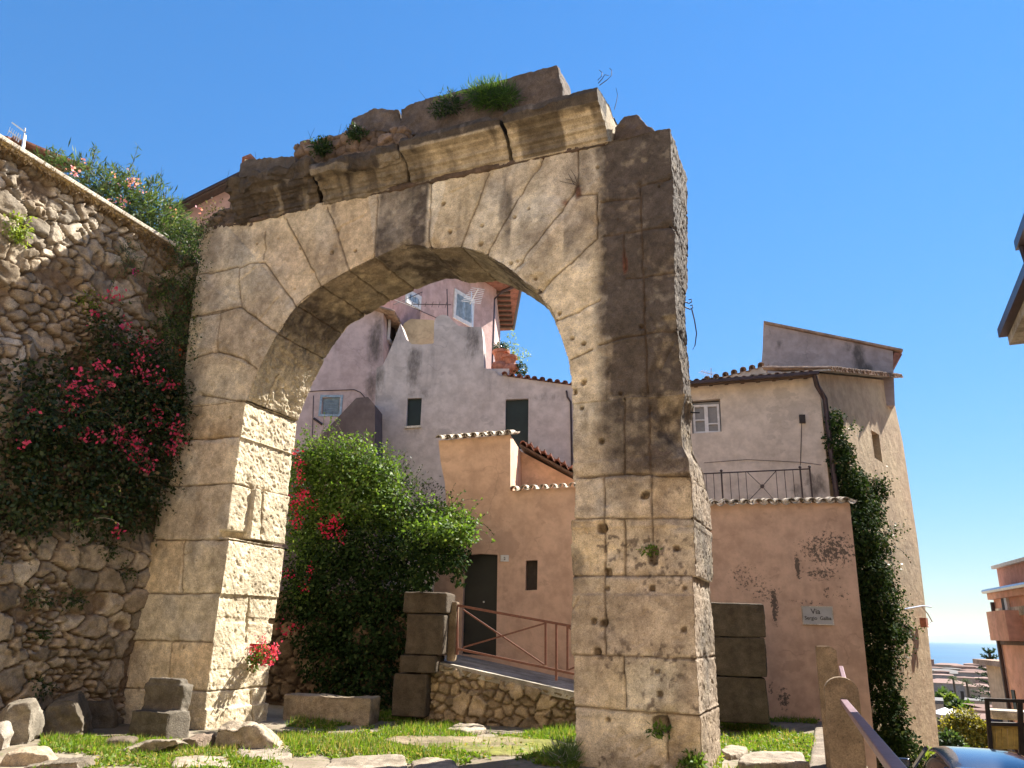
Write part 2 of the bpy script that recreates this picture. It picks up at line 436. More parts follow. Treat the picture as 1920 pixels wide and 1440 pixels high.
bump(nt, b, [(n2, 0.5, 0.04), (n3, 0.5, 0.01)])
_xs = np.unique(np.concatenate([-np.geomspace(8, 1500, 26), np.arange(-8, 16.01, 0.25), np.geomspace(16.3, 1500, 34)]))
_ys = np.unique(np.concatenate([-np.geomspace(12, 400, 12), np.arange(-10, 32, 0.4), np.geomspace(32.5, 1520, 44)]))
gV, gQ = grid_mesh(_xs, _ys, ground_z)
ground = tag(mk('ground', gV, gQ, mg, origin=(0, 0, 0), smooth=True), 'earth and street surface falling towards the sea', 'ground', kind='structure')
SEA = -37.0
ms, nt, b = nodes('sea_water'); P = coords(nt, (0.02, 0.05, 0.02)); P2 = coords(nt, (0.0006, 0.004, 0.001))
w1 = noise(nt, P, 1.0, 5); w2 = noise(nt, P2, 1.0, 4)
nt.links.new(mixc(nt, ramp(nt, w2, 0.4, 0.62), (0.004, 0.065, 0.14), (0.007, 0.09, 0.175)), b.inputs['Base Color'])
b.inputs['Roughness'].default_value = 0.4; b.inputs['Specular IOR Level'].default_value = 0.15
bump(nt, b, [(w1, 0.6, 2.0)])
tag(mk('sea', [(-60000, 1100, SEA), (60000, 1100, SEA), (60000, 60000, SEA), (-60000, 60000, SEA)], [(0, 1, 2, 3)], ms, origin=(0, 1100, SEA)), 'calm blue sea on the horizon', 'sea', kind='structure')

# ------------------------------------------------------------------ the ruined stone arch
AP = ARC.p
inner_px = [(462, 752), (482, 700), (512, 632), (549, 567), (600, 534), (652, 510), (702, 485), (742, 463), (782, 455), (806, 476), (869, 462), (918, 482), (962, 513), (1006, 556), (1028, 590), (1047, 627), (1062, 667), (1070, 707), (1073, 752)]
_in = [AP(*p) for p in inner_px]
def smooth(P, k=6):
    P = [np.array(p) for p in P]; out = []
    for i in range(len(P) - 1):
        a, b_, c2, d = P[max(i - 1, 0)], P[i], P[i + 1], P[min(i + 2, len(P) - 1)]
        for j in range(k):
            t = j / k; out.append(tuple(.5 * (2 * b_ + (c2 - a) * t + (2 * a - 5 * b_ + 4 * c2 - d) * t * t + (3 * b_ - a - 3 * c2 + d) * t ** 3)))
    return out + [tuple(P[-1])]
_cu, _cz, _cr = -3.06, 4.74, 3.03
def _circ(p):
    a, z = p; 
    if z < 5.4: return p
    L = math.hypot(a - _cu, z - _cz); k = .55 * min(1, (z - 5.4) / .6)
    return (a + k * (_cu + (a - _cu) * _cr / L - a), z + k * (_cz + (z - _cz) * _cr / L - z))
inner = smooth([_circ(p) for p in _in])
_va = sorted(math.atan2(AP(*p)[1] - _cz, AP(*p)[0] - _cu) for p in ((482, 692), (512, 622), (549, 567), (600, 534), (655, 511), (703, 485), (805, 475), (869, 460), (919, 482), (970, 510), (1005, 552), (1040, 610)))
INSEG = [(*inner[i], *inner[i + 1]) for i in range(len(inner) - 1)]
D = 1.45
VOX = 0.0155
_J = """233,1289 388,1296;388,1296 480,1290;250,1200 395,1204;262,1113 412,1113;285,1013 432,1012;303,913 440,906;340,826 447,818;376,741 460,753
354,675 407,659;407,659 455,672;455,672 482,692;354,596 415,587;415,587 405,659;415,587 451,575;451,575 515,622;515,622 560,660;372,515 449,501;450,503 468,495;468,495 494,491;450,503 446,540;446,540 452,576;360,594 452,576
494,491 549,567;549,567 580,600;497,433 492,485;537,411 549,433;549,433 600,534;600,534 625,575;615,390 631,433;631,433 655,513;655,513 668,550;707,367 702,485;702,485 704,520;808,343 804,460;804,460 806,500
917,326 869,450;869,450 852,500;1018,295 970,375;970,375 919,463;919,463 900,505;1083,282 1083,345;1083,345 1060,385;1060,385 1015,440;1015,440 965,505;1083,365 1119,362;1119,362 1119,448;1119,448 1031,526;1031,526 1000,550;1125,562 1067,592;1067,592 1030,605
1200,345 1210,609;1207,560 1214,735;1125,378 1199,371;1201,349 1262,331;1132,443 1170,437;1170,437 1264,423;1175,524 1265,511;1123,646 1164,634;1164,634 1270,617;1170,440 1172,505;1110,655 1070,675
1171,746 1171,888;1217,760 1219,888;1087,895 1171,889;1171,889 1295,890;1133,890 1134,972;1221,888 1225,1016;1072,973 1301,971;1134,971 1136,1228;1171,971 1172,1079;1072,1080 1298,1080;1077,1228 1305,1235;1171,1231 1173,1325;1077,1325 1190,1335;1190,1335 1315,1342;1249,1342 1250,1430
345,1015 340,1110;320,1205 312,1288;268,1300 262,1380"""
JOINTS = []
for seg in _J.replace('\n', ';').split(';'):
    a, c2 = seg.split()
    JOINTS.append((*AP(*map(float, a.split(','))), *AP(*map(float, c2.split(',')))))
_uL = -6.09
JJ = []                                                   # upright joints of the left jamb (v, z)
for seg in "480,760 473,757;467,1118 462,1204;470,1296 468,1385;490,918 487,1010;505,706 498,762".split(';'):
    a, c2 = seg.split(); JJ.append((*jamb(*map(float, a.split(',')), _uL), *jamb(*map(float, c2.split(',')), _uL)))
CRACKS = [(*AP(*a), *AP(*c2)) for a, c2 in [((450, 560), (447, 530)), ((447, 530), (480, 500)), ((430, 665), (470, 680)), ((900, 335), (845, 360)), ((640, 425), (680, 405)), ((1235, 690), (1262, 640)), ((1220, 590), (1234, 622)), ((1092, 985), (1100, 1000)), ((1100, 1030), (1110, 1075)), ((1085, 1120), (1075, 1140)), ((1190, 1420), (1230, 1395)), ((345, 1040), (360, 1035)), ((470, 620), (520, 560))]]
HOLES = [(368, 1050, .03), (343, 1216, .03), (429, 784, .035), (358, 859, .035), (474, 640, .025), (481, 457, .03), (560, 465, .035), (622, 474, .035), (664, 469, .035), (550, 542, .03), (520, 447, .03), (844, 433, .04), (830, 381, .05), (991, 391, .04), (964, 407, .035), (904, 422, .04), (843, 436, .035), (900, 457, .04), (1119, 313, .035), (1235, 349, .035), (1158, 411, .03), (957, 493, .035), (968, 489, .03), (1002, 520, .04), (1049, 587, .035), (1074, 634, .04), (1094, 645, .045), (1096, 718, .05), (1077, 735, .05), (1090, 765, .05), (1203, 614, .05), (1127, 827, .055), (1211, 930, .07), (1163, 737, .045), (1129, 992, .065), (1225, 1036, .085), (1225, 1050, .08), (1140, 1073, .05), (1222, 1102, .05), (1140, 1102, .035), (1284, 1102, .045), (1132, 1168, .06), (1114, 1166, .05), (1120, 1222, .08), (1232, 1259, .03), (1238, 1302, .055), (1139, 1351, .05), (1240, 1358, .13), (1268, 1029, .05), (1283, 1180, .05), (1003, 640, .0), (605, 660, .04), (400, 770, .02)]
HOLES = [(*AP(a, c2), r * (.62 + .4 * ((i * 37) % 10) / 10)) for i, (a, c2, r) in enumerate(HOLES)]
PITS = [(1147, 1035, .12, .025), (1260, 860, .28, .05), (1190, 1105, .10, .02), (760, 470, .25, .06), (812, 465, .2, .07), (1006, 530, .22, .05)]
PITS = [(*AP(a, c2), r, d) for a, c2, r, d in PITS]
def segdist(p, segs, best=None):
    d = np.full(len(p), 9.0) if best is None else best
    for x0, y0, x1, y1 in segs:
        ax, ay = x1 - x0, y1 - y0; L = ax * ax + ay * ay + 1e-9
        t = np.clip(((p[:, 0] - x0) * ax + (p[:, 1] - y0) * ay) / L, 0, 1)
        d = np.minimum(d, np.hypot(p[:, 0] - x0 - t * ax, p[:, 1] - y0 - t * ay))
    return d
COURSES = np.array([.57, 1.29, 2.07, 2.95, 3.87, 4.7, 5.35])
_ZR = np.array([.69, 1.32, 2.32, 3.05, 3.62, 4.745]); _ux = lambda px, py: AP(px, py)[0]
_SR = {0: [_ux(1249, 1390)], 1: [_ux(1172, 1280)], 2: [_ux(1136, 1150)], 3: [_ux(1135, 1025), _ux(1171, 1025), _ux(1224, 1000)], 4: [_ux(1133, 930), _ux(1223, 930)], 5: [_ux(1171, 810), _ux(1218, 820)]}
_SL = {0: [_ux(265, 1340)], 1: [_ux(316, 1245)], 3: [_ux(342, 1060)]}
def block_id(co):
    u, z = co[:, 0], co[:, 2]
    L = np.searchsorted(COURSES, z); Rr = np.searchsorted(_ZR, z); idn = np.where(u < -3, L * 8, 100 + Rr * 8)
    for k, v in _SL.items(): idn = np.where((u < -3) & (L == k), idn + np.searchsorted(np.array(v), u), idn)
    for k, v in _SR.items(): idn = np.where((u > -3) & (Rr == k), idn + np.searchsorted(np.array(v), u), idn)
    ring = np.where(u < -3, z > 5.35, z > 4.745)
    idn = np.where(ring, 200 + np.searchsorted(_va, np.arctan2(z - _cz, u - _cu)), idn)
    return np.where(ring & (u > .47), 260 + np.searchsorted(np.array([5.6, 6.5, 7.27, 8.2]), z) * 2 + (u > _ux(1208, 500)), idn)
def vmax_right(z):
    return np.interp(z, [-1, 0, 1.2, 2.3, 3.4, 3.9, 4.5, 5.0, 6.1, 7.3, 8.6, 10], [1.5, 1.5, 1.47, 1.49, 1.47, 1.1, .85, .62, .68, 1.05, 1.3, 1.4])
def arch_weather(co, no):
    """joints, holes, erosion and colour of the dressed stone, all from the position on the arch (u, v, z)"""
    uz = co[:, [0, 2]]; vz = co[:, [1, 2]]; n = no.copy()
    front = sstep(0.5, 0.8, -n[:, 1])
    warp = np.stack([fbm(co * 5, 3, 21), fbm(co * 5, 3, 22), fbm(co * 5, 3, 23)], 1)
    uzw = uz + warp[:, [0, 2]] * 0.018
    dj = segdist(uzw, JOINTS)
    inj = (np.abs(co[:, 0] + 6.08) < 0.3) & (co[:, 2] < 6.0)
    dj2 = segdist(vz + warp[:, [1, 2]] * 0.02, JJ); dj = np.where(inj, np.minimum(dj, dj2), dj)
    dc = segdist(uzw, CRACKS)
    wide = 0.0075 + 0.008 * sstep(-0.1, 0.5, fbm(co * 1.7, 2, 31))
    g = np.exp(-(dj / wide) ** 2) * 0.042 + np.exp(-(dj / 0.03) ** 2) * 0.006 * sstep(-.1, .4, fbm(co * 3, 2, 33))
    g += np.exp(-(dc / 0.012) ** 2) * 0.03 * front
    hol = np.zeros(len(co))
    for a, z, r in HOLES:
        if r <= 0: continue
        d = np.hypot(uzw[:, 0] - a + .25 * r * warp[:, 0], uzw[:, 1] - z) * (.8 + .5 * warp[:, 1]) * .6 + .4 * np.maximum(np.abs(uzw[:, 0] - a), np.abs(uzw[:, 1] - z))
        hol = np.maximum(hol, (1 - sstep(r * 0.55, r * 1.0, d)) * min(0.14, r * 2.2))
    g += hol * front
    for a, z, r, dd in PITS:
        g += front * dd * (1 - sstep(0.3, 1.0, np.hypot(uzw[:, 0] - a, uzw[:, 1] - z) / r))
    big = fbm(co * 1.4, 4, 3); med = fbm(co * 6, 4, 4); fin = fbm(co * 22, 3, 6)
    side = sstep(0.5, 0.9, np.abs(n[:, 0]))                # broken, un-dressed faces: jamb and right side
    rough = 0.010 + 0.006 * side
    side = side * np.where(co[:, 0] < -4, 0.40 + 0.6 * sstep(3.6, 4.2, co[:, 2]), 0.35 + 0.65 * sstep(3.4, 4.6, co[:, 2]))
    rough = rough - 0.006 * (1 - side)
    pit = sstep(0.2, 0.5, fbm(co * 17, 3, 9)) * (0.008 + 0.013 * side)
    low = front * sstep(0.9, -0.2, co[:, 2]) * sstep(0.2, 0.9, co[:, 0])
    g += low * np.maximum(0, fbm(co * 7, 4, 51)) * 0.12
    c_id = np.searchsorted(COURSES, co[:, 2])
    vid = block_id(np.stack([uzw[:, 0], co[:, 1], uzw[:, 1]], 1)); z0_ = vid * 0
    g += np.exp(-(dj / 0.07) ** 2) * 0.10 * np.clip(fbm(co * 4.2, 4, 73) - .12, 0, 1)
    voff = (_h(vid, z0_, z0_, 95) - .5) * .036 * front + (vnoise(co * np.array([1, 0, 1]) * .9 + vid[:, None] * 3.1, 96)) * .012 * front
    off = voff + (_h(c_id, (co[:, 0] > -3).astype(np.int64), c_id * 0, 7) - 0.5) * 0.03 * (co[:, 2] < 5.35)
    disp = -g + big * 0.02 + med * rough + fin * (0.006 + 0.008 * side) - pit + off * np.maximum(front, side)
    p = co + n * disp[:, None]
    de = segdist(uzw, INSEG)                                            # worn, chipped arris of the opening
    arr = np.exp(-(de / 0.07) ** 2) * (0.012 + 0.055 * np.maximum(0, fbm(co * 4.5, 4, 71))) * (co[:, 2] > 5.0)
    p -= n * arr[:, None]
    # big break in the right pier, knocked-off back corner
    bz, bu = (co[:, 2] - 4.33) / 0.46, (co[:, 0] - 1.62) / 0.62
    br = sstep(1.15, 0.35, np.hypot(bz, bu) + 0.22 * fbm(co * 3.2, 4, 61)) * (co[:, 0] > 0.5)
    p[:, 1] += br * (1.45 - co[:, 1]).clip(0) * 0.15; p[:, 0] -= br * 0.11 * sstep(0.9, 1.6, co[:, 0])
    b2 = sstep(1.1, 0.5, np.hypot((co[:, 2] - 3.35) / 0.5, (co[:, 0] - 1.45) / 0.35) + 0.2 * fbm(co * 4, 3, 62)) * front * (co[:, 2] < 3.64)
    p[:, 1] += b2 * 0.10
    b3 = sstep(0.02, -0.12, np.abs(co[:, 0] - 1.42 + (co[:, 2] - 5.2) * -0.35) - 0.34 + 0.15 * fbm(co * 3, 3, 66)) * front * (co[:, 2] > 4.75) * (co[:, 2] < 5.9) * (co[:, 0] > 0.95)
    p[:, 1] += b3 * 0.07
    vm = vmax_right(co[:, 2]) + np.clip(1.5 - co[:, 0], 0, 2) * 1.6 + 0.16 * fbm(co * 2.2, 4, 63) + 0.04 * fbm(co * 9, 3, 64)
    rr = co[:, 0] > 0.4
    p[:, 1] = np.where(rr, np.minimum(p[:, 1], np.maximum(vm, 0.25)), p[:, 1])
    # ---- colour
    A_, B_, C_ = np.array([.77, .67, .49]), np.array([.60, .50, .365]), np.array([.57, .53, .455])
    t1 = sstep(-0.35, 0.35, fbm(co * 0.9, 4, 11))[:, None]; t2 = sstep(0.0, 0.5, fbm(co * 2.1 + 9, 4, 12))[:, None]
    c = A_ * t1 + B_ * (1 - t1); c = c * (1 - 0.45 * t2) + C_ * 0.45 * t2
    c *= (0.9 + 0.2 * _h(c_id, (co[:, 0] > -3).astype(np.int64), c_id * 0, 17))[:, None]
    c = c * (0.80 + 0.36 * _h(vid, z0_, z0_, 91))[:, None] * (1 + 0.10 * (_h(vid, z0_, z0_, 92)[:, None] - .5) * np.array([1, 0, -1.6]))
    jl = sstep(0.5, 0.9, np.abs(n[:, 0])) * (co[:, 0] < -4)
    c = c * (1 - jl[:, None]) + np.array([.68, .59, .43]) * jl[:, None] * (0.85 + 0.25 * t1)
    wr = 1.25 * sstep(0.4, 0.55, co[:, 0] + 0.10 * fbm(co * 2, 3, 13)) * sstep(4.65, 4.85, co[:, 2] + 0.05 * fbm(co * 3, 2, 14))
    wr2 = sstep(0.2, 0.5, co[:, 0] + 0.1 * fbm(co * 2, 3, 13)) * sstep(3.4, 3.75, co[:, 2]) * 0.95
    ws = sstep(0.25, -0.35, fbm(co * np.array([2.2, 2.2, 0.5]), 4, 15))
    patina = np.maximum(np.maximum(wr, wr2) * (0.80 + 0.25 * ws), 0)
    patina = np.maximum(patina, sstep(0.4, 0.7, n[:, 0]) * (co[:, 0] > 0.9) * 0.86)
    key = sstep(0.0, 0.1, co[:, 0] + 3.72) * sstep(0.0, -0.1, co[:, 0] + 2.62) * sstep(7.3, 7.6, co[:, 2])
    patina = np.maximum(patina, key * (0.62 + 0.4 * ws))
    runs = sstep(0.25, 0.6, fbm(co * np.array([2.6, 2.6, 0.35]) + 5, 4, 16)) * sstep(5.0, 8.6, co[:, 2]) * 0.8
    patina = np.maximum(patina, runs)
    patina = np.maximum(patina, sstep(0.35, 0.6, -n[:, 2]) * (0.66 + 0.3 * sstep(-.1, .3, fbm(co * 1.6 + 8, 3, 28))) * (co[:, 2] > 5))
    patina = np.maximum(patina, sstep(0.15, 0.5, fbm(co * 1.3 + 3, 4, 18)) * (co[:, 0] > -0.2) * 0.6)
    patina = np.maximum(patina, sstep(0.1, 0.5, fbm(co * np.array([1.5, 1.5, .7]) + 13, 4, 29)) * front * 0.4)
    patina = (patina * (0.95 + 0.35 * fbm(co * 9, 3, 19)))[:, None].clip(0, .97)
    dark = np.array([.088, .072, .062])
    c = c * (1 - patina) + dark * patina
    pk = (sstep(-0.4, 0.3, fbm(co * 1.1 + 40, 3, 20)) * (co[:, 0] > -0.1) * sstep(4.4, 3.0, co[:, 2]))[:, None]
    c = c * (1 - 0.62 * pk) + np.array([.47, .375, .285]) * 0.62 * pk
    lich = (sstep(0.12, 0.4, fbm(co * 17, 3, 24)) * sstep(-0.1, 0.3, fbm(co * 2.3, 3, 25)) * (co[:, 0] > 0.3) * (co[:, 2] < 4) * front * 0.8)[:, None]
    c = c * (1 - lich) + np.array([.13, .10, .085]) * lich
    for a, z, ru, rz in ((*AP(1083, 355), .07, .22), (*AP(1172, 490), .05, .35), (*AP(1060, 380), .12, .1)):
        k = (0.75 * (1 - sstep(0.3, 1.0, np.hypot((uzw[:, 0] - a) / ru, (uzw[:, 1] - z) / rz) + 0.4 * warp[:, 0])))[:, None]
        c = c * (1 - k) + np.array([.17, .055, .03]) * k
    k = (sstep(0.01, 0.05, hol) * front * 0.55)[:, None]; c = c * (1 - k) + np.array([.09, .06, .045]) * k  # dirt in the holes, with the shade of the recess painted in
    k = (np.exp(-(dj / 0.012) ** 2) * 0.8)[:, None]
    c = c * (1 - k) + np.array([.11, .075, .05]) * k
    return p, c
arch = thing('stone_arch', 'ruined ancient arch of dressed limestone blocks with broken cornice spanning the lawn', 'arch', ARC.w([-3.0, 0.7, 0]))
def arch_part(name, boxes=(), polys=(), vox=VOX, fn=arch_weather):
    V, Fc = [], []
    for (u0, u1, v0, v1, z0, z1) in boxes:
        b0 = len(V); V += [(u, v, z) for z in (z0, z1) for u, v in ((u0, v0), (u1, v0), (u1, v1), (u0, v1))]
        Fc += [tuple(b0 + i for i in f) for f in ((0, 3, 2, 1), (4, 5, 6, 7), (0, 1, 5, 4), (1, 2, 6, 5), (2, 3, 7, 6), (3, 0, 4, 7))]
    for poly, v0, v1 in polys:
        n = len(poly); b0 = len(V)
        V += [(a, v0, z) for a, z in poly] + [(a, v1, z) for a, z in poly]
        tri = tessellate_polygon([[Vector((a, z, 0)) for a, z in poly]])
        Fc += [tuple(b0 + i for i in t) for t in tri] + [tuple(b0 + n + i for i in reversed(t)) for t in tri]
        Fc += [(b0 + i, b0 + (i + 1) % n, b0 + n + (i + 1) % n, b0 + n + i) for i in range(n)]
    co, no, q = remesh(V, Fc, vox)
    p, c = fn(co, no)
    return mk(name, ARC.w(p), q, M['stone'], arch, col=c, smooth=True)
UL0 = -7.73
arch_part('pier', boxes=[
    (-7.84, -6.04, 0, 1.47, -0.5, .30), (-7.84, -6.09, 0, 1.42, .28, .57), (-7.85, -6.10, 0, 1.47, .55, .93), (-7.85, -6.09, 0, .86, .9, 1.29),
    (-7.85, -6.09, 0, 1.40, 1.27, 1.60), (-7.83, -6.10, 0, 1.28, 1.58, 1.72), (-7.84, -6.09, 0, 1.44, 1.70, 2.07), (-7.80, -6.06, 0, 1.45, 2.05, 2.95),
    (-7.76, -6.30, 0, 1.43, 2.93, 3.15), (-7.76, -6.13, 0, .55, 3.10, 3.87), (-7.74, -6.06, .5, 1.43, 3.0, 3.87), (-7.60, -6.14, 0, 1.46, 3.85, 4.70), (-7.60, -6.10, 0, 1.45, 4.68, 5.36)])
arch_part('pier', boxes=[(0.0, 1.57, 0, 1.5, -0.5, .70), (-.02, 1.555, 0, 1.48, .68, 1.33), (-.055, 1.55, 0, 1.48, 1.31, 2.33), (-.06, 1.60, 0, 1.5, 2.31, 3.06), (-.01, 1.595, 0, 1.5, 3.04, 3.63), (-.04, 1.57, .01, 1.5, 3.6, 4.745)])
pr = AP(1073, 752)
arch_part('arch_span', polys=[([(-7.60, 5.33), (-7.68, 6.35), (-7.72, 7.1), (UL0, 9.04), (-3, 9.05), (1.515, 9.02), (1.535, 8.0), (1.50, 6.5), (1.50, 5.7), (1.55, 4.73), (pr[0], 4.73)] + [tuple(p) for p in reversed(inner)], 0.0, D)])

# cornice blocks with the moulded profile, eroded towards the left
PROF = [(1.0, 9.0), (-.02, 9.0), (-.02, 9.05), (-.07, 9.055), (-.07, 9.15), (-.10, 9.155), (-.10, 9.19), (-.17, 9.21), (-.17, 9.29), (-.205, 9.295), (-.205, 9.33), (-.31, 9.36), (-.31, 9.43), (-.47, 9.445), (-.52, 9.60), (-.47, 9.71), (.1, 9.78), (1.0, 9.78)]
def cornice(u0, u1, ero, dark, seed, slant=0.0, top=0.0):
    prof = PROF; n = len(prof)
    V = [(u0, v, z + (top if z > 9.4 else 0)) for v, z in prof] + [(u1 - (slant if v < -0.2 else 0), v, z + (top if z > 9.4 else 0)) for v, z in prof]
    tri = tessellate_polygon([[Vector((a, z, 0)) for a, z in prof]])
    Fc = [tuple(t) for t in tri] + [tuple(n + i for i in reversed(t)) for t in tri] + [(i, (i + 1) % n, n + (i + 1) % n, n + i) for i in range(n)]
    co, no, q = remesh(V, Fc, 0.0135)
    e = ero * sstep(-0.45, 0.35, fbm(co * 1.5, 3, seed))
    p = co.copy()
    tgt = np.stack([co[:, 0], np.maximum(co[:, 1], -0.12 - 0.42 * (co[:, 2] - 9.0)), co[:, 2]], 1)
    p = p * (1 - e[:, None]) + tgt * e[:, None]
    ends = np.minimum(co[:, 0] - u0, u1 - co[:, 0])
    p += no * (fbm(co * 4, 4, seed + 1) * (0.008 + 0.10 * ero) + fbm(co * 20, 3, seed + 2) * 0.008 - np.exp(-(ends / 0.04) ** 2) * 0.02)[:, None]
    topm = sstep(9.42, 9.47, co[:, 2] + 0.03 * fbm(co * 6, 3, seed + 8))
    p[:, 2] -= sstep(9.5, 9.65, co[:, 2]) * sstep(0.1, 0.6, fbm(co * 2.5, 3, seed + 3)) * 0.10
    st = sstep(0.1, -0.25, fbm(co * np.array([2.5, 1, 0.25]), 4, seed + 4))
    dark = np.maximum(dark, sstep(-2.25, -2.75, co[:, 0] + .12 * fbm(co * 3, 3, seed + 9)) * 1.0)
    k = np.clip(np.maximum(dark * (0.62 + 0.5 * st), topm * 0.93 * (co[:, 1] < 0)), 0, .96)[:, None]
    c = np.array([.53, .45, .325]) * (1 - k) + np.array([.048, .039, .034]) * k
    drip = (.8 * sstep(0.05, 0.4, fbm(co * np.array([3.2, .6, .2]) + seed, 4, seed + 12)) * (co[:, 1] < -.02))[:, None]; c = c * (1 - drip) + np.array([.10, .08, .06]) * drip
    pale = (sstep(0.3, 0.55, fbm(co * np.array([6, 6, 1.2]), 3, seed + 6)) * topm * .35)[:, None]
    c = c * (1 - pale) + np.array([.30, .26, .22]) * pale
    return mk('cornice_block', ARC.w(p), q, M['stone'], arch, col=c, smooth=True)
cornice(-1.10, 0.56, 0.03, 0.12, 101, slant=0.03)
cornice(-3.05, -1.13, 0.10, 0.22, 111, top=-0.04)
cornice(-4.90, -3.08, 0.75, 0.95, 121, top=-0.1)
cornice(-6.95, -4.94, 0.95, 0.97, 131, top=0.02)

def lump(name, poly, v0, v1, parent, seed, amp, colr, vox=0.025, stones=0, dark=0.3, mat='stone'):
    """rough block on top of the arch from an outline (u, z) with depth"""
    n = len(poly); V = [(a, v0, z) for a, z in poly] + [(a, v1, z) for a, z in poly]
    tri = tessellate_polygon([[Vector((a, z, 0)) for a, z in poly]])
    Fc = [tuple(t) for t in tri] + [tuple(n + i for i in reversed(t)) for t in tri] + [(i, (i + 1) % n, n + (i + 1) % n, n + i) for i in range(n)]
    co, no, q = remesh(V, Fc, vox)
    d = fbm(co * 2.2, 4, seed) * amp + fbm(co * 9, 4, seed + 1) * amp * .35 + fbm(co * 26, 2, seed + 4) * 0.008
    c = np.array(colr) * (0.85 + 0.35 * fbm(co * 3, 4, seed + 2))[:, None]
    if stones:
        m, idn, f1 = cells(np.stack([co[:, 0] + co[:, 1] * .7 + .05 * fbm(co * 4, 2, 3), co[:, 2]], 1), stones, seed, asp=1.25)
        h = sstep(0.0, 0.035, m + .02 * fbm(co * 9, 3, 5)); d += (h - 0.6) * 0.07 + (idn - .5) * .08 + fbm(co * 7 + idn[:, None] * 20, 4, 6) * .05
        c = c * (0.6 + 0.7 * idn)[:, None] * (0.55 + 0.45 * h)[:, None]
    k = (np.clip(dark + sstep(0.0, 0.5, fbm(co * np.array([3, 3, .8]), 4, seed + 3)) * .5, 0, .9))[:, None]
    c = c * (1 - k) + np.array([.10, .085, .075]) * k
    return mk(name, ARC.w(co + no * d[:, None]), q, M[mat], parent, col=c, smooth=True)
A4 = ARC.back(0.4)
lump('attic_block', A4.pl([(748, 255), (752, 203), (800, 185), (900, 160), (1045, 121), (1055, 160), (1058, 230)]), .4, 1.25, arch, 201, .05, (.17, .13, .105), dark=.3)
lump('attic_block', A4.pl([(652, 262), (662, 218), (700, 200), (748, 203), (760, 255)]), .4, 1.2, arch, 205, .10, (.18, .14, .115), dark=.3)
A2 = ARC.back(-0.1)
lump('attic_block', A2.pl([(446, 365), (449, 305), (470, 297), (552, 292), (560, 350)]), -.1, 1.0, arch, 211, .05, (.15, .125, .105), dark=.4)
A3 = ARC.back(0.1)
lump('rubble_core', A3.pl([(540, 355), (552, 285), (560, 268), (600, 262), (640, 255), (680, 243), (760, 240), (770, 300), (640, 330)]), .1, 1.0, arch, 221, .05, (.27, .19, .135), stones=.21, dark=.2, vox=.02)
lump('rubble_core', ARC.pl([(384, 432), (392, 405), (425, 385), (450, 372), (470, 420)]), .05, 1.1, arch, 226, .05, (.22, .165, .12), stones=.17, dark=.3, vox=.022)
A5 = ARC.back(0.35)
lump('rubble_core', A5.pl([(1148, 290), (1150, 236), (1172, 216), (1192, 217), (1222, 242), (1228, 290)]), .35, 1.2, arch, 231, .09, (.15, .115, .095), dark=.3)
_b = MB()
for u in np.arange(-7.3, 0.6, 0.2):
    pass
lump('mortar_bed', [(-7.5, 8.97), (0.5, 8.97), (0.5, 9.07), (-7.5, 9.07)], -0.015, 1.2, arch, 241, .05, (.15, .10, .07), stones=0, dark=.3)

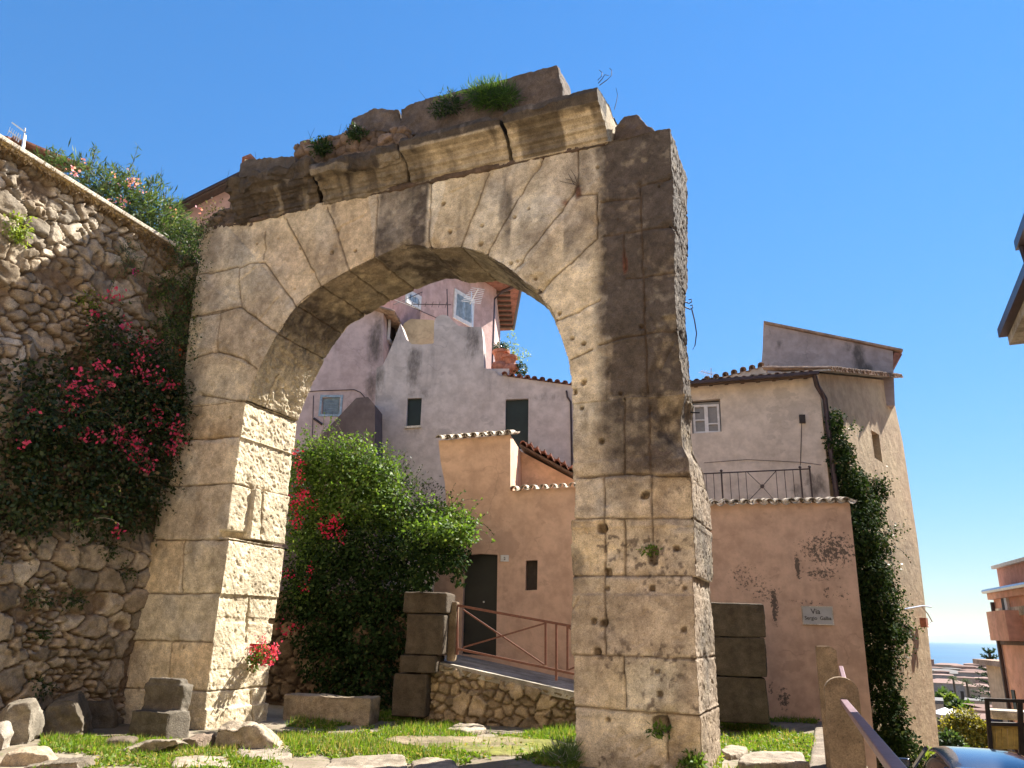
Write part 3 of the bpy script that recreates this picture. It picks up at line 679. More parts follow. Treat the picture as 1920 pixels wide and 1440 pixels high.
# ------------------------------------------------------------------ rubble walls
def rubble_wall(name, label, pl, x0, x1, z0, ztop, res, size, seed, cols, thick=0.8, amp=1.0, origin=None, mortar=(.34, .25, .16), group=None, zsplit=None, cat='wall', rough=1.0, prot=None):
    xs = np.arange(x0, x1 + res, res); zs = np.arange(z0, float(np.max(ztop(xs))) + res, res)
    X, Z = np.meshgrid(xs, zs); P2 = np.stack([X.ravel(), Z.ravel()], 1)
    top = ztop(P2[:, 0]); P2[:, 1] = np.minimum(P2[:, 1], top)
    P3 = np.stack([P2[:, 0], P2[:, 0] * 0, P2[:, 1]], 1)
    w = np.stack([fbm(P3 * 3, 3, seed + 1), fbm(P3 * 3 + 7, 3, seed + 2)], 1) * 0.05
    ma, ia, _ = cells(P2 + w, size, seed, asp=1.35); mb_, ib, _ = cells(P2 + w + 3.3, size * 2.1, seed + 5, asp=1.2); mc, ic, _ = cells(P2 + w + 8.3, size * 0.55, seed + 6, asp=1.4)
    sel = fbm(P3 * 1.1, 3, seed + 3); 
    big = sel > (0.12 if zsplit is None else np.where(P2[:, 1] < zsplit, -0.12, 0.30)); sml = sel < -0.28
    m = np.where(big, mb_, np.where(sml, mc, ma)); idn = np.where(big, ib, np.where(sml, ic, ia))
    gap = 0.022 * rough
    h = sstep(0.010, 0.036, m + 0.014 * fbm(P3 * 14, 3, seed + 11))
    lost = sstep(0.02, 0.22, fbm(P3 * 1.6 + 20, 4, seed + 9) - 0.22)               # places where the mortar hides the stones
    h = h * (1 - 0.85 * lost)
    flat = fbm(P3 * np.array([4, 4, 6]) + idn[:, None] * 30, 3, seed + 4)
    d = h * (0.055 + 0.075 * idn) * amp + flat * 0.034 * amp + fbm(P3 * 9, 4, seed + 12) * 0.022 * amp + fbm(P3 * 22, 3, seed + 7) * 0.012 + fbm(P3 * 0.8, 3, seed + 8) * 0.07
    if prot is not None: d = d + prot(P2[:, 0], P2[:, 1])
    V = pl.w(np.stack([P2[:, 0], -d, P2[:, 1]], 1))
    n, mz = len(xs), len(zs); i = np.arange(n * mz).reshape(mz, n)
    q = np.stack([i[:-1, :-1], i[:-1, 1:], i[1:, 1:], i[1:, :-1]], -1).reshape(-1, 4)
    # back of the wall: rim pulled back
    rim = np.concatenate([i[0, :], i[1:, -1], i[-1, -2::-1], i[-2:0:-1, 0]])
    RB = pl.w(np.stack([P2[rim, 0], np.full(len(rim), thick), P2[rim, 1]], 1)); b0 = len(V)
    rr = np.arange(len(rim)); r2 = (rr + 1) % len(rim)
    q = np.concatenate([q, np.stack([rim[rr], b0 + rr, b0 + r2, rim[r2]], 1)])
    V = np.concatenate([V, RB])
    ca, cb, cc = [np.array(k) for k in cols]
    c = ca * (1 - idn[:, None]) + cb * idn[:, None]
    k2 = sstep(-0.1, 0.4, fbm(P3 * 0.9 + 11, 3, seed + 10))[:, None]; c = c * (1 - 0.5 * k2) + cc * 0.5 * k2
    c = c * (0.62 + 0.8 * _h((idn * 1e6).astype(np.int64), (idn * 0).astype(np.int64), (idn * 0).astype(np.int64), 3))[:, None]
    hm = np.clip(h * 1.2, 0, 1)[:, None]; c = np.array(mortar) * (1 - hm) + c * hm
    c = np.concatenate([c, np.repeat(np.array([mortar]), len(rim), 0)])
    return tag(mk(name, V, q, M['rubble'], None, pl.w([(x0 + x1) / 2, thick / 2, z0]) if origin is None else origin, col=c, smooth=True), label, cat, group)
LW = Plane(ARC.o + ARC.x * (-8.08), -66.9)
rubble_wall('rubble_wall', 'tall rubble stone garden wall at the left with a thin coping along its top', LW, -9.0, 0.75, -0.4, lambda x: 8.46 - 0.028 * (x + 0.5), 0.023, 0.17, 300,
            ((.41, .365, .295), (.25, .21, .16), (.33, .255, .17)), thick=1.0, amp=1.15, mortar=(.15, .105, .068), zsplit=3.2,
            prot=lambda x, z: 0.28 * sstep(5.75, 5.45, z + 0.12 * np.sin(x * 5)) * sstep(-2.6, -3.0, x) + 0.25 * sstep(3.1, 2.6, z))
b = MB(); b.obox(LW.w([-9.0, -0.16, 8.47 + 0.238]), LW.x * 8.55 + np.array([0, 0, -0.238]), LW.y * 0.7, (0, 0, 0.075))
tag(b.build('wall_coping', M['coping'], bevel=0.01), 'thin pale concrete coping slab along the top of the tall rubble wall', 'coping')
b = MB(); b.obox(LW.w([-9.0, 0.95, 0]), LW.x * 9.7, LW.y * 14, (0, 0, 8.4))
tag(b.build('upper_terrace', mg), 'raised garden terrace behind the rubble wall', 'terrace', kind='structure')

# retaining wall with the ramp and the brown railing
RW = Plane(gnd(900, 1358), 10.5)
_rw = RW.pl([(740, 1226), (830, 1240), (1078, 1299)])
_rwx, _rwz = [q[0] for q in _rw], [q[1] for q in _rw]
_ze = _rwz[-1] + (_rwz[-1] - _rwz[1]) / (_rwx[-1] - _rwx[1]) * 1.2
rtop = lambda x: np.interp(x, [_rwx[1] - .4, _rwx[1], _rwx[2], _rwx[2] + 1.2], [_rwz[1] + .03, _rwz[1], _rwz[2], _ze])
rubble_wall('retaining_wall', 'low rubble retaining wall carrying the ramp to the black door', RW, _rwx[1] - .35, _rwx[2] + 1.2, -0.2, lambda x: rtop(x) - .06, 0.022, 0.15, 330,
            ((.36, .28, .18), (.28, .22, .15), (.34, .26, .17)), thick=.4, mortar=(.20, .15, .10))
b = MB()
px0, px1 = _rwx[1] - .4, _rwx[2] + 1.25
b.prism(RW, [(px0, float(rtop(px0)) - .12), (px1, float(rtop(px1)) - .12), (px1, float(rtop(px1)) + .02), (px0, float(rtop(px0)) + .02)], -0.08, 3.4)
tag(b.build('ramp', M['concrete'], bevel=.012), 'sloping concrete ramp above the low rubble wall', 'ramp', kind='structure')

# ------------------------------------------------------------------ roof tiles
def tiles(mb, pl, pa, pb, y0, y1, rise, sp=0.2, jitter=0.012, seed=1, row=0.38, r=0.085):
    rnd = random.Random(seed); L = pb[0] - pa[0]; n = max(1, int(abs(L) / sp)); rows = max(1, int(round((y1 - y0) / row)))
    for k in range(n):
        t = (k + 0.5) / n; cx = pa[0] + L * t; cz = pa[1] + (pb[1] - pa[1]) * t
        for j in range(rows):
            ya = y0 + (y1 - y0) * j / rows - (0.05 if j else 0); yb = y0 + (y1 - y0) * (j + 1) / rows
            za, zb = rise * (ya - y0) / max(y1 - y0, 1e-6), rise * (yb - y0) / max(y1 - y0, 1e-6)
            for cover in (1, 0):
                dx = rnd.uniform(-jitter, jitter); dz = rnd.uniform(-jitter, jitter) * .6 + j * 0.004; dy = rnd.uniform(-.025, .02)
                V = []; S = 7
                for (yy, zz, rr) in ((ya + dy, za, r), (yb, zb, r * .86)):
                    for ro in (rr, rr - 0.016):
                        for s in range(S):
                            a = math.pi * s / (S - 1)
                            if cover: V.append((cx + dx + ro * math.cos(a), yy, cz + dz + zz + 0.045 + ro * math.sin(a) * .9))
                            else: V.append((cx + sp / 2 + dx + ro * math.cos(a), yy, cz + dz + zz + 0.075 - ro * math.sin(a) * .9))
                Fc = []
                o1, i1, o2, i2 = 0, S, 2 * S, 3 * S
                for s in range(S - 1):
                    Fc += [(o1 + s, o1 + s + 1, o2 + s + 1, o2 + s), (i1 + s + 1, i1 + s, i2 + s, i2 + s + 1), (o1 + s + 1, o1 + s, i1 + s, i1 + s + 1), (o2 + s, o2 + s + 1, i2 + s + 1, i2 + s)]
                Fc += [(o1, o2, i2, i1), (o1 + S - 1, i1 + S - 1, i2 + S - 1, o2 + S - 1)]
                mb.add(pl.w(np.array(V)), Fc)
def quad_part(name, pl, poly, y0, y1, mat, parent, bevel=0):
    b = MB(); b.prism(pl, poly, y0, y1); return b.build(name, mat, parent, bevel=bevel)
def rect(pl, x0, y0, x1, y1): return pl.pl([(x0, y0), (x1, y0), (x1, y1), (x0, y1)])
def spots_of(pl, base, L):
    """(px, py, radius in px across, up) -> wall spots relative to the building's base"""
    out = []
    for px, py, rx, rz, a in L:
        x, z = pl.p(px, py); x2, z2 = pl.p(px + rx, py + rz); w = pl.w([x, 0, z]) - np.array(base)
        out.append((*w, abs(x2 - x), abs(z2 - z), a))
    return out

# ------------------------------------------------------------------ peach house behind the arch
H1 = Plane(gnd(1450, 1352), 9)
h1b = H1.w([0, 1.5, 0]); h1b[2] = 0
house = thing('peach_house', 'low peach rendered house behind the arch with tiled wall tops and a black door', 'house', h1b)
h1_out = [(822, 826), (957, 815), (957, 920), (1078, 914), (1330, 945), (1593, 942), (1641, 1400), (1650, 1500), (800, 1400), (806, 1220), (815, 1080), (834, 1010), (838, 960), (834, 905), (826, 865)]
h1_holes = [[(870, 1041), (900, 1038), (933, 1040), (930, 1233), (865, 1226)], [(986, 1051), (1008, 1050), (1007, 1106), (985, 1107)]]
h1_mat = m_plaster('peach_plaster', (.65, .44, .32), (.58, .385, .275), (.22, .15, .115), .45,
    spots_of(H1, h1b, [(1555, 1030, 95, 55, .74), (1575, 1050, 40, 20, .55), (1530, 1020, 45, 16, .5), (1510, 1130, 60, 14, .35), (1580, 1120, 40, 40, .3), (1495, 1062, 12, 45, 1.0), (1452, 1135, 16, 60, .95), (1540, 1075, 70, 25, .6), (1400, 1080, 60, 50, .45), (1435, 1110, 55, 40, .45), (1550, 1110, 12, 25, .6), (1470, 1310, 22, 40, .7), (1580, 1340, 35, 25, .6), (1445, 1290, 12, 20, .7), (895, 1000, 20, 30, .2)]), streak=.6)
b = MB(); b.prism(H1, H1.pl(h1_out), 0, 3.2, [H1.pl(h) for h in h1_holes], .22)
b.build('wall', h1_mat, house)
dr = quad_part('door', H1, H1.pl([(868, 1036), (936, 1036), (936, 1236), (862, 1230)]), .17, .21, M['door'], house)
b = MB(); b.tube([H1.w([*H1.p(905, 1120), 0])[[0]] if False else H1.w([H1.p(905, 1128)[0], .17, H1.p(905, 1128)[1]]), H1.w([H1.p(905, 1128)[0], .12, H1.p(905, 1128)[1]])], .02); b.build('handle', M['alu'], dr)
wn = quad_part('window', H1, H1.pl([(984, 1048), (1010, 1048), (1010, 1109), (983, 1109)]), .18, .21, M['wood'], house)
b = MB(); L1 = H1.p(822, 826); L2 = H1.p(957, 815)
tiles(b, H1, (L1[0] - .06, L1[1] - .02), (L2[0] + .05, L2[1] - .02), -.12, .75, .22, .2, seed=3)
b.build('roof_tiles', M['tile_pale'], house)
b = MB(); tiles(b, H1, H1.p(955, 922), (H1.p(1100, 914)[0], H1.p(1100, 914)[1]), -.10, .42, .10, .2, seed=4); b.build('roof_tiles', M['tile_pale'], house)
b = MB(); tiles(b, H1, H1.p(1310, 950), H1.p(1596, 945), -.12, .5, .12, .215, seed=5, jitter=.02, r=.09); b.build('roof_tiles', M['tile_pale'], house)
# lean-to on the terrace behind the tiled parapet
HB = H1.back(1.9)
shed = quad_part('lean_to', H1, HB.pl([(948, 832), (976, 846), (1100, 912), (1100, 960), (948, 960)]), 1.9, 4.5, h1_mat, house)
a0, a1 = HB.p(974, 836, -.35), HB.p(1090, 900, -.35)
b = MB(); b.prism(HB, [a0, a1, (a1[0], a1[1] + .05), (a0[0], a0[1] + .05)], -.4, 2.4); b.build('roof', M['beam'], shed)
b = MB()
for k in range(9):
    t = (k + .5) / 9; x = a0[0] + (a1[0] - a0[0]) * t; z = a0[1] + (a1[1] - a0[1]) * t + .05
    tiles(b, HB, (x - .14, z + .05), (x + .14, z - .05), -.46, 2.4, 0, .30, seed=20 + k, row=.9, r=.07)
b.build('roof_tiles', M['tile_red'], shed)
# street name slab and house number
def slab_sign(name, label, pl, px, text_rows, frame, mat, cat, tsize):
    q = pl.pl(px); x0, x1 = min(a for a, _ in q), max(a for a, _ in q); z0, z1 = min(z for _, z in q), max(z for _, z in q)
    s = thing(name, label, cat, pl.w([(x0 + x1) / 2, -.01, z0]))
    b = MB(); b.lbox(pl, x0, x1, -.030, -.001, z0, z1); b.build('slab', mat, s, bevel=.004)
    if frame:
        b = MB(); t = .018
        b.lbox(pl, x0, x1, -.040, -.0302, z1 - t, z1); b.lbox(pl, x0, x1, -.040, -.0302, z0, z0 + t); b.lbox(pl, x0, x0 + t, -.040, -.0302, z0 + t, z1 - t); b.lbox(pl, x1 - t, x1, -.040, -.0302, z0 + t, z1 - t)
        b.build('border', M['coping'], s)
    for txt, cx, cz, sz in text_rows:
        cu = bpy.data.curves.new('txt', 'FONT'); cu.body = txt; cu.size = sz; cu.align_x = 'CENTER'; cu.extrude = .001; cu.space_word = 1.5; cu.offset = .0015
        t = bpy.data.objects.new('txt', cu); COL.objects.link(t)
        me = bpy.data.meshes.new_from_object(t.evaluated_get(bpy.context.evaluated_depsgraph_get()))
        V = np.array([v.co[:] for v in me.vertices]); Fc = [tuple(p.vertices) for p in me.polygons]
        bpy.data.objects.remove(t); bpy.data.meshes.remove(me)
        W = pl.w(np.stack([x0 + (x1 - x0) * cx + V[:, 0], -.0335 - V[:, 2], z0 + (z1 - z0) * cz + V[:, 1]], 1))
        mk('lettering', W, Fc, M['ink'], s)
    return s
slab_sign('street_sign', 'grey marble street name slab reading Via Sergio Galba on the peach wall', H1, [(1502, 1137), (1560, 1137), (1562, 1170), (1505, 1171)],
          [('Via', .44, .58, .15), ('Sergio', .275, .27, .098), ('Galba', .745, .27, .098)], True, M['marble'], 'sign', .1)
slab_sign('house_number', 'small pale house number tile beside the black door', H1, [(939, 1042), (954, 1041), (954, 1053), (940, 1053)], [('2', .5, .25, .09)], False, M['white'], 'sign', .1)
# terrace railing on the peach house
HR = H1.back(.42)
rail = thing('terrace_railing', 'thin brown iron railing with ball finials above the tiled wall top', 'railing', HR.w([HR.p(1430, 940)[0], 0, HR.p(1430, 940)[1]]))
zt = lambda px: HR.p(px, 888 - (px - 1325) * .045)[1]; zb_ = lambda px: HR.p(px, 950)[1]
RX = lambda px: HR.p(px, 910)[0]
b = MB(); b.tube([HR.w([RX(1290), 0, zt(1290)]), HR.w([RX(1522), 0, zt(1522)])], .016); b.build('top_rail', M['iron'], rail)
for px in (1354, 1503, 1521):
    b = MB(); x = RX(px); b.tube([HR.w([x, 0, zb_(px) - .05]), HR.w([x, 0, zt(px) + .02])], .02, 8)
    b.lathe(HR.w([x, 0, zt(px) + .02]), [(.005, 0), (.028, .01), (.036, .03), (.028, .05), (.004, .062)], 10); b.build('post', M['iron'], rail)
for px in (1310, 1325, 1339, 1370, 1385, 1400, 1457, 1473, 1489):
    b = MB(); x = RX(px); b.tube([HR.w([x, 0, zb_(px) - .05]), HR.w([x, 0, zt(px)])], .008, 5); b.build('bar', M['iron'], rail)
b = MB(); c0 = HR.w([RX(1429), 0, HR.p(1429, 912)[1]])
for px, py in ((1402, 886), (1455, 883), (1398, 945), (1458, 945)):
    b.tube([c0, HR.w([HR.p(px, py)[0], 0, HR.p(px, py)[1]])], .009, 5)
b.tube([c0 - HR.y * .015, c0 + HR.y * .015], .045, 14); b.build('star_panel', M['iron'], rail)
# brown railing of the ramp
RR = RW.back(.12)
rl = thing('ramp_railing', 'rusty brown iron railing with crossed bars beside the ramp', 'railing', RR.w([RR.p(960, 1280)[0], 0, RR.p(960, 1280)[1]]))
def rb(name, a, c2, w, h):
    A_, B_ = RR.p(*a), RR.p(*c2); b = MB(); b.bar(RR.w([A_[0], 0, A_[1]]), RR.w([B_[0], 0, B_[1]]), h, w, RR.y if abs(A_[0] - B_[0]) < .05 else (0, 0, 1.0)); b.build(name, M['rust'], rl)
rb('top_rail', (851, 1134), (1110, 1181), .045, .05); rb('bottom_rail', (851, 1215), (1110, 1271), .04, .045)
for x, y0, y1 in ((1023, 1167, 1247), (1043, 1169, 1276), (1064, 1174, 1257), (1090, 1178, 1265), (857, 1137, 1228)): rb('post', (x, y0), (x, y1), .035 if x != 1043 else .05, .04)
RR = RW.back(.15); rb('cross_bar', (868, 1143), (1021, 1247), .028, .03); RR = RW.back(.09); rb('cross_bar', (868, 1214), (1021, 1169), .028, .03); RR = RW.back(.12); rb('cross_bar', (1066, 1176), (1110, 1215), .028, .03); rb('cross_bar', (1066, 1256), (1110, 1238), .028, .03)
b = MB(); q = RR.p(850, 1190); z0 = RR.p(850, 1240)[1]; z1 = RR.p(850, 1128)[1]
b.lbox(RR, q[0] - .10, q[0] + .06, -.06, .16, z0, z1); tag(b.build('rail_post', M['post'], bevel=.03), 'short rounded concrete post where the brown ramp railing begins', 'post')

# ------------------------------------------------------------------ stacked stones and blocks near the house
def rock(name, label, poly_or_boxes, seed, amp, col, pl=None, y0=0, y1=1, vox=.03, cat='stone', group=None, dark=.25, mat='rubble', facets=0, freq=2.2, moss=0.0):
    if pl is None: pl = ID
    V, Fc = [], []
    if isinstance(poly_or_boxes[0], (tuple, list)) and len(poly_or_boxes[0]) == 2:
        n = len(poly_or_boxes); V = [(a, y0, z) for a, z in poly_or_boxes] + [(a, y1, z) for a, z in poly_or_boxes]
        tri = tessellate_polygon([[Vector((a, z, 0)) for a, z in poly_or_boxes]])
        Fc = [tuple(t) for t in tri] + [tuple(n + i for i in reversed(t)) for t in tri] + [(i, (i + 1) % n, n + (i + 1) % n, n + i) for i in range(n)]
    else:
        for (u0, u1, v0, v1, z0, z1) in poly_or_boxes:
            b0 = len(V); V += [(u, v, z) for z in (z0, z1) for u, v in ((u0, v0), (u1, v0), (u1, v1), (u0, v1))]
            Fc += [tuple(b0 + i for i in f) for f in ((0, 3, 2, 1), (4, 5, 6, 7), (0, 1, 5, 4), (1, 2, 6, 5), (2, 3, 7, 6), (3, 0, 4, 7))]
    co, no, q = remesh(V, Fc, vox)
    S = co + seed * 3.7
    d = fbm(S * freq, 4, seed) * amp + fbm(S * freq * 4, 4, seed + 1) * amp * .3 + fbm(S * 28, 2, seed + 2) * .006
    p = co + no * d[:, None]
    rnd = np.random.RandomState(seed); cen = co.mean(0); ext = co.max(0) - co.min(0)
    for k in range(facets):
        f = rnd.normal(size=3); f[2] = abs(f[2]) * .8; f /= np.linalg.norm(f); s_ = ((p - cen) @ f); lim = s_.max() * rnd.uniform(.62, .86)
        p -= (f * np.clip(s_ - lim, 0, None)[:, None]) * .92
    c = np.array(col) * (0.85 + 0.4 * fbm(S * 2.4, 4, seed + 3))[:, None]
    k = np.clip(dark + .5 * sstep(0, .5, fbm(S * 3, 4, seed + 4)), 0, .9)[:, None] * (.8 if dark > 0 else 0)
    c = c * (1 - k) + np.array([.10, .085, .065]) * k
    if moss:
        k = (moss * sstep(-.1, .35, fbm(S * 2, 4, seed + 6)) * sstep(.3, .8, no[:, 2]))[:, None]; c = c * (1 - k) + np.array([.13, .16, .02]) * k
    return tag(mk(name, pl.w(p), q, M[mat], col=c, smooth=True), label, cat, group)
PB = Plane(atY(1390, 1330, 14.6), 9)
def stack(name, label, pl, px_rows, depth, col, seed, dark):
    s = thing(name, label, 'stone pillar', pl.w([pl.p((px_rows[0][0] + px_rows[0][2]) / 2, 1330)[0], depth / 2, 0]))
    for k, (x0, y0, x1, y1) in enumerate(px_rows):
        (a, zt_), (b_, _), (_, zb2) = pl.p(x0, (y0 + y1) / 2), pl.p(x1, (y0 + y1) / 2), pl.p((x0 + x1) / 2, y1)
        zt_ = pl.p((x0 + x1) / 2, y0)[1]
        o = rock('block', None, [(a, b_, 0, depth, zb2 + .006, zt_)], seed + k, .022, col, pl, cat=None, dark=dark, vox=.028)
        o.parent = s; o.location = Vector(o.location) - s.location
    return s
stack('ashlar_pillar', 'pillar of three dark mossy blocks against the peach wall right of the arch', PB, [(1322, 1131, 1434, 1194), (1322, 1195, 1437, 1268), (1322, 1270, 1440, 1356)], .75, (.105, .085, .06), 400, .4)
PB2 = Plane(atY(790, 1290, 14.7), 9)
stack('ashlar_pillar', 'pillar of weathered square blocks between the bush and the ramp', PB2, [(756, 1110, 838, 1150), (760, 1151, 832, 1228), (750, 1229, 818, 1262), (735, 1263, 800, 1345)], .7, (.085, .064, .046), 410, .4)
GB = Plane(atY(650, 1300, 17.0), 14)
rubble_wall('garden_wall', 'low dark stone wall behind the green bush left of the ramp', GB, GB.p(470, 1300)[0], GB.p(800, 1300)[0], -.3, lambda x: 2.3 + 0 * x, .03, .2, 345, ((.24, .17, .11), (.18, .13, .09), (.2, .15, .1)), thick=.5, mortar=(.1, .07, .05))
BE = Plane(ARC.w([-5.95, 1.75, 0]), 10)
rock('stone_bench', 'long low stone slab lying behind the left foot of the arch', [(0.0, 1.6, 0, .5, -.1, .42)], 420, .04, (.40, .33, .24), BE, dark=.2)
PS = Plane(gnd(860, 1352), 10)
rock('standing_stone', 'tall rounded dark boulder leaning on the low ramp wall', PS.pl([(818, 1345), (822, 1280), (835, 1256), (852, 1262), (858, 1300), (857, 1345)]), 431, .05, (.22, .16, .115), PS, .0, .35, dark=.35)
rock('standing_stone', 'shorter rounded dark boulder in front of the low ramp wall', PS.pl([(855, 1355), (858, 1310), (872, 1287), (893, 1288), (903, 1315), (903, 1355)]), 432, .05, (.20, .15, .11), PS, -.25, .15, dark=.4)

# ------------------------------------------------------------------ mauve house with the scalloped parapet
def arc_px(cx, cy, rx, ry, a0, a1, n=8):
    return [(cx + rx * math.cos(R(a0 + (a1 - a0) * i / n)), cy - ry * math.sin(R(a0 + (a1 - a0) * i / n))) for i in range(n + 1)]
B2 = Plane(atY(880, 900, 22.0), 6)
b2b = B2.w([0, 2, 0]); b2b[2] = 0
mauve = thing('mauve_house', 'mauve rendered house with a scalloped gable parapet seen through the arch', 'house', b2b)
b2_out = [(700, 1180), (703, 760), (706, 690), (718, 684), (726, 668), (738, 640), (747, 616), (751, 606), (756, 620), (762, 636), (772, 645), (790, 646), (813, 644), (814, 606)] + arc_px(831, 606, 17, 16, 175, 30, 7) + [(851, 603), (860, 611), (874, 613), (903, 613), (906, 640), (908, 690), (930, 696), (936, 704), (1075, 723), (1110, 728), (1110, 1180)]
b2_holes = [[(764, 747), (791, 746), (788, 799), (762, 801)], [(948, 749), (991, 747), (990, 842), (947, 842)]]
b2_mat = m_plaster('mauve_plaster', (.60, .52, .475), (.53, .455, .415), (.13, .12, .12), .6, spots_of(B2, b2b, [(775, 690, 22, 60, .8), (885, 640, 22, 60, .7), (945, 690, 60, 30, .55), (1030, 745, 60, 14, .4), (712, 690, 12, 90, .7), (775, 800, 40, 30, .4), (790, 740, 40, 20, .4)]), streak=1.0, soft=True)
b = MB(); b.prism(B2, B2.pl(b2_out), 0, .55, [B2.pl(h) for h in b2_holes], .16); b.build('wall', b2_mat, mauve, bevel=.02)
b = MB(); b.prism(B2, B2.pl([(704, 1180), (706, 700), (905, 700), (1106, 735), (1106, 1180)]), .56, 5.0); b.build('rear_wall', b2_mat, mauve)
quad_part('shutter', B2, B2.pl([(762, 745), (793, 744), (790, 801), (760, 803)]), .10, .15, M['green'], mauve)
quad_part('window_sill', B2, B2.pl([(759, 800), (790, 798), (790, 802), (759, 804)]), -.06, .10, M['coping'], mauve)
quad_part('door', B2, B2.pl([(946, 747), (993, 745), (992, 842), (945, 842)]), .11, .15, M['green'], mauve)
b = MB(); tiles(b, B2, B2.p(940, 705), B2.p(1110, 729), -.10, .5, .05, .22, seed=8); b.build('roof_tiles', M['tile_red'], mauve)
b = MB(); w_ = lambda px, py, d=-.03: B2.w([B2.p(px, py)[0], d, B2.p(px, py)[1]])
b.tube([w_(1062, 733), w_(1064, 745), w_(1070, 754), w_(1073, 900)], .03); b.build('drainpipe', M['gutter'], mauve)
quad_part('yellow_wall', B2, B2.back(1.2).pl([(745, 670), (757, 606), (770, 598), (812, 600), (850, 620), (850, 670)]), 1.2, 1.6, m_plaster('ochre_plaster', (.55, .44, .27), (.50, .38, .24), stain_amt=.3), mauve)
# left wing with blue shutter and stair
L2 = Plane(atY(718, 700, 22.9), 4)
l2b = L2.w([-2, 2, 0]); l2b[2] = 0
wing = thing('pink_house', 'dusty pink house wing with a small blue shuttered window left of the mauve gable', 'house', l2b)
l2_mat = m_plaster('dusty_pink_plaster', (.58, .44, .41), (.52, .39, .365), (.16, .12, .11), .4, spots_of(L2, l2b, [(705, 640, 16, 80, .8), (700, 720, 20, 60, .6)]), soft=True)
b = MB(); b.prism(L2, L2.pl([(470, 1150), (480, 700), (560, 600), (700, 560), (719, 588), (719, 1150)]), 0, 4.2, [L2.pl([(605, 746), (637, 744), (636, 777), (604, 778)])], .12); b.build('wall', l2_mat, wing)
wf = quad_part('window', L2, L2.pl([(604, 745), (639, 743), (638, 779), (603, 780)]), .09, .14, M['blue'], wing)
b = MB()
wx0, wz1 = L2.p(609, 749); wx1, wz0 = L2.p(633, 776)
for k in range(9):
    z = wz0 + (wz1 - wz0) * (k + .5) / 9; b.obox(L2.w([wx0, .02, z]), L2.x * (wx1 - wx0), L2.y * .05 + np.array([0, 0, .03]), (0, 0, .012))
b.build('louvres', M['blue'], wf)
q0, q1 = L2.p(601, 742), L2.p(640, 780)
b = MB(); 
for (x0, x1, z0, z1) in ((q0[0], q1[0], q0[1] - .05, q0[1] + .02), (q0[0], q1[0], q1[1] - .02, q1[1] + .05), (q0[0], q0[0] + .07, q1[1] + .05, q0[1] - .05), (q1[0] - .07, q1[0], q1[1] + .05, q0[1] - .05)): b.lbox(L2, x0, x1, -.025, .08, z0, z1)
b.build('window_frame', M['blue'], wf)
SB = Plane(L2.w([0, 0, 0]) + L2.x * L2.p(719, 600)[0], 4)                     # sunlit side of the wing with a tiny window and tiled eave
LS = Plane(L2.w([L2.p(719, 640)[0], 0, 0]), 4 - 90)
wl = LS.pl([(730, 612), (741, 617), (741, 640), (730, 636)])
b = MB(); b.prism(LS, wl, -.02, .05); sm = b.build('window', M['wood'], wing)
b = MB(); xs_ = [a for a, _ in wl]; zs_ = [z for _, z in wl]
for (x0, x1, z0, z1) in ((min(xs_) - .1, max(xs_) + .1, min(zs_) - .1, min(zs_)), (min(xs_) - .1, max(xs_) + .1, max(zs_), max(zs_) + .08), (min(xs_) - .1, min(xs_), min(zs_), max(zs_)), (max(xs_), max(xs_) + .1, min(zs_), max(zs_))): b.lbox(LS, x0, x1, -.05, .02, z0, z1)
b.build('window_frame', M['white'], sm)
e0, e1 = LS.p(719, 588), LS.p(766, 606)
b = MB(); tiles(b, LS, (e0[0] - .1, e0[1] + .0), (max(e1[0], e0[0] + 2.6), e0[1] + .0), -.35, 1.2, .45, .2, seed=10); b.build('roof_tiles', M['tile'], wing)
b = MB(); k0 = lambda px, py: L2.w([L2.p(px, py)[0], -.02, L2.p(px, py)[1]])
b.tube([k0(560, 736), k0(600, 733), k0(664, 731), k0(676, 736), k0(690, 752)], .012, 5); b.tube([k0(588, 742), k0(586, 820)], .01, 5); b.tube([k0(589, 785), k0(604, 796)], .04, 6); b.build('cable', M['iron'], wing)
ST = Plane(atY(640, 800, 21.4), 4)
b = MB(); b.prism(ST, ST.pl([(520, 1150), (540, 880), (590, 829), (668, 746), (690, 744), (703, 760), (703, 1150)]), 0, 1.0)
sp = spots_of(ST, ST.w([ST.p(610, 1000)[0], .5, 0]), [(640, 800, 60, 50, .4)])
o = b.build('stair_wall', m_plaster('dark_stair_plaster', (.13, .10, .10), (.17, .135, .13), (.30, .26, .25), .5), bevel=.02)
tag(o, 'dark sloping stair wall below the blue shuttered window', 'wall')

# ------------------------------------------------------------------ tall pink house
K = atY(927, 640, 27.0)
PK = Plane(K, -55.5)
pkb = np.array([K[0] - 2, K[1] + 2, 0])
pink = thing('tall_pink_house', 'tall pink house with pale shutters and overhanging eaves behind the scalloped gable', 'house', pkb)
ptop = PK.p(928, 541)[1]
c3 = K[:2]; a3 = c3 - PK.x[:2] * 4.2; e3 = c3 + np.array([.035, 1.0]) * 4.0
plan = [tuple(c3), tuple(e3), (e3[0] - 8, e3[1] + 2), (a3[0] - 4, a3[1] + 6), tuple(a3)]
def plan_prism(mb, plan, z0, z1):
    n = len(plan); mb.add([(x, y, z0) for x, y in plan] + [(x, y, z1) for x, y in plan], [tuple(reversed(range(n))), tuple(range(n, 2 * n))] + [(i, (i + 1) % n, n + (i + 1) % n, n + i) for i in range(n)])
b = MB(); plan_prism(b, plan, 2.0, ptop)
b.build('wall', m_plaster('pale_pink_plaster', (.56, .38, .34), (.50, .345, .315), (.25, .19, .18), .3), pink)
n1 = np.array([PK.y[0], PK.y[1]]); n2 = np.array([-1.0, .035])
def offs(p, d): return p + np.array(d)
